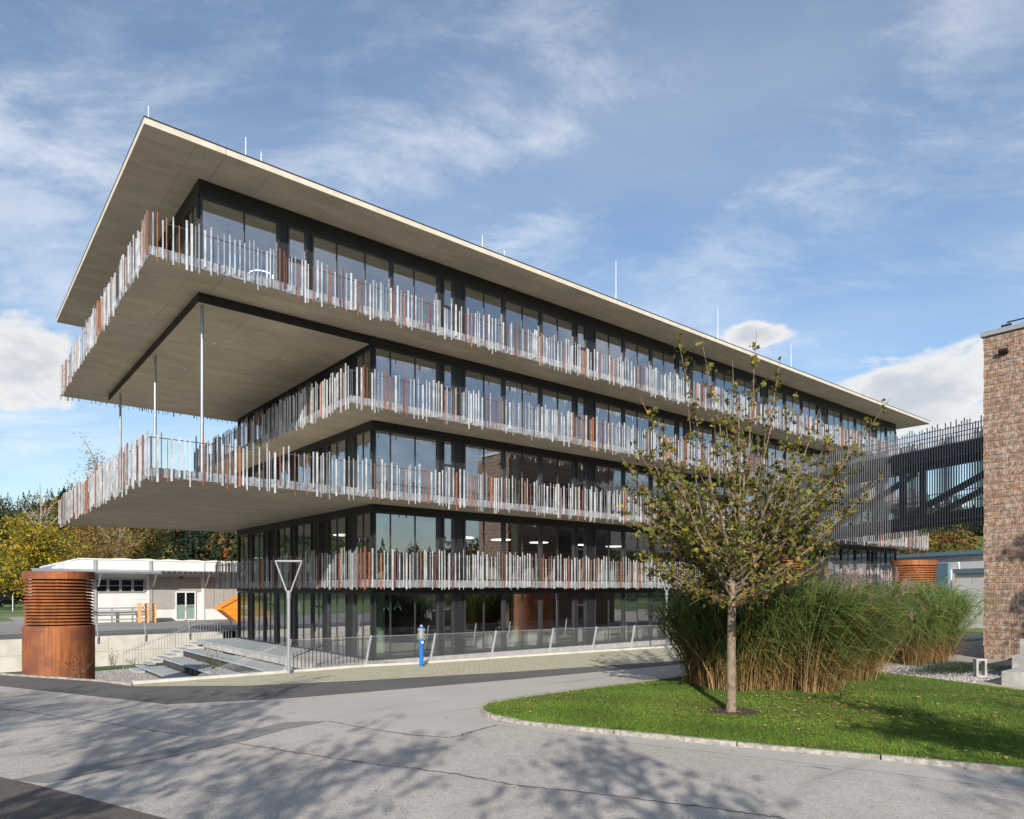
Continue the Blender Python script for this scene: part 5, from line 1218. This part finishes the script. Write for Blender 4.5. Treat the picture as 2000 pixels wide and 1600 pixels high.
# woods on the hills
def forest():
    rng = np.random.default_rng(11)
    def proto(kind, k):
        P = []; S_ = []
        if kind == 'conifer':
            for i in range(k):
                s = rng.uniform(0, 1) ** .75; a = rng.uniform(0, 2 * np.pi); r = (1 - s) * .24 * rng.uniform(.55, 1.05); P.append((r * np.cos(a), r * np.sin(a), .08 + .92 * s - r * .35)); S_.append(.13 * (1.15 - s * .8))
        else:
            lob = rng.normal(0, 1, (9, 3)); lob /= np.linalg.norm(lob, axis=1, keepdims=True); lob = lob * (.22, .22, .17) + (0, 0, .60)
            for i in range(k):
                c = lob[rng.integers(0, 9)]; d = rng.normal(0, 1, 3); d /= np.linalg.norm(d); P.append(c + d * .17 * rng.uniform(.7, 1.05)); S_.append(rng.uniform(.07, .12))
            P = [p for p in P]
        P = np.array(P); S_ = np.array(S_) * (150 / k) ** .5 if k > 150 else np.array(S_)
        a, b, c = rand_frames(len(P), .35, rng); T_ = OVAL * (1.7, 1.15, 1)
        V = P[:, None] + S_[:, None, None] * (T_[None, :, 0:1] * a[:, None] + T_[None, :, 1:2] * b[:, None] + T_[None, :, 2:3] * c[:, None])
        return V.reshape(-1, 3), np.repeat(np.clip(.72 + .4 * rng.uniform(0, 1, len(P)), 0, 2), 6)
    DEC = [(.16, .11, .03, 3), (.11, .11, .028, 3), (.20, .12, .03, 2), (.08, .09, .025, 3), (.16, .07, .025, 1.2), (.24, .18, .03, .8)]
    CON = [(.022, .04, .018, 3), (.03, .05, .022, 2), (.018, .032, .018, 2)]
    def plant(name, label, n, r0, r1, az0, az1, kconf, tris, hs, keep=None, tint=(1, 1, 1)):
        protos = {c: [proto(c, tris) for _ in range(5)] for c in ('conifer', 'broad')}
        az = rng.uniform(az0, az1, n) + YAW; rr = np.sqrt(rng.uniform(r0 ** 2, r1 ** 2, n)); X = CAM[0] + rr * np.sin(az); Y = CAM[1] + rr * np.cos(az); Z = hill_h(X, Y) - .8
        VV = []; CC = []
        for i in range(n):
            if keep is not None and not keep(X[i], Y[i], az[i] - YAW, rr[i]): continue
            conf = rng.uniform() < kconf(az[i] - YAW, rr[i]); V, t = protos['conifer' if conf else 'broad'][rng.integers(0, 5)]
            h = rng.uniform(*hs) * (1.15 if conf else 1); wd = h * rng.uniform(.85, 1.25); a = rng.uniform(0, 6.28); c_, s_ = math.cos(a), math.sin(a)
            VV.append(np.c_[(V[:, 0] * c_ - V[:, 1] * s_) * wd + X[i], (V[:, 0] * s_ + V[:, 1] * c_) * wd + Y[i], V[:, 2] * h + Z[i]])
            CC.append(pick(CON if conf else DEC, 1, .15) * np.array(tint) * t[:, None])
        V = np.concatenate(VV); stuff(tag(soup(name, V, np.arange(len(V)).reshape(-1, 3), 'far_foliage', color=np.concatenate(CC)), label, 'woods'))
    meadow = lambda x, y, a, r: not (.573 < a < .64 and r < 300)
    plant('near_woods', 'mixed autumn woods on the slope behind the white hall', 1700, 155, 400, -.72, -.25, lambda a, r: .25 + .45 * (a > -.5), 170, (8, 13))
    plant('right_woods', 'rust coloured autumn woods on the slope beyond the footbridge', 620, 185, 400, .42, .68, lambda a, r: .12 if r < 250 else .5, 380, (9, 14), meadow)
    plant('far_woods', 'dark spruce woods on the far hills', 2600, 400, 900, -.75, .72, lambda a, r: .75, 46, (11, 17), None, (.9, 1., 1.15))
    plant('ringing_woods', 'mixed woods on the slopes all round the site', 1500, 150, 420, .75, 2 * math.pi - .78, lambda a, r: .35, 60, (10, 15))
forest()

# tall trees on the camera's side of the road: their shadows fall on the road, lawn and shingled wall
def behind(fwd, right): right -= 1.6 if fwd < 0 else 0; return (CAM[0] + FW[0] * fwd + RT[0] * right, CAM[1] + FW[1] * fwd + RT[1] * right, 0)
for (fw_, rt_, h, r, n, tx) in ((-5.5, -6.5, 13.5, 3.3, 2600, 'leafy'), (-9, -2.2, 13.0, 2.6, 1500, 'slim'), (-7.0, 3.0, 11.0, 2.3, 1300, 'narrow'), (-12, 9.5, 14, 3.2, 1500, 'spreading'), (-9, -12.5, 15, 4.2, 3600, 'dense'), (-16, 16, 16, 3.4, 1500, 'gaunt'), (-1.5, 9.5, 11.5, 1.9, 1500, 'upright'), (-6, 14.5, 13, 2.6, 2200, 'tall'), (13.2, 22.6, 15, 2.4, 5200, 'added bushy'), (2, 27, 15, 4.5, 5000, 'broad')):  # the unseen bushy one is added and shaped to darken the shingled wall
    wild_tree(behind(fw_, rt_), h, r, n, AUTUMN, tx + ' autumn tree across the road, out of the photograph, shading the site', lo=.45, limbs=18, size=(.16, .30), name='roadside_tree')
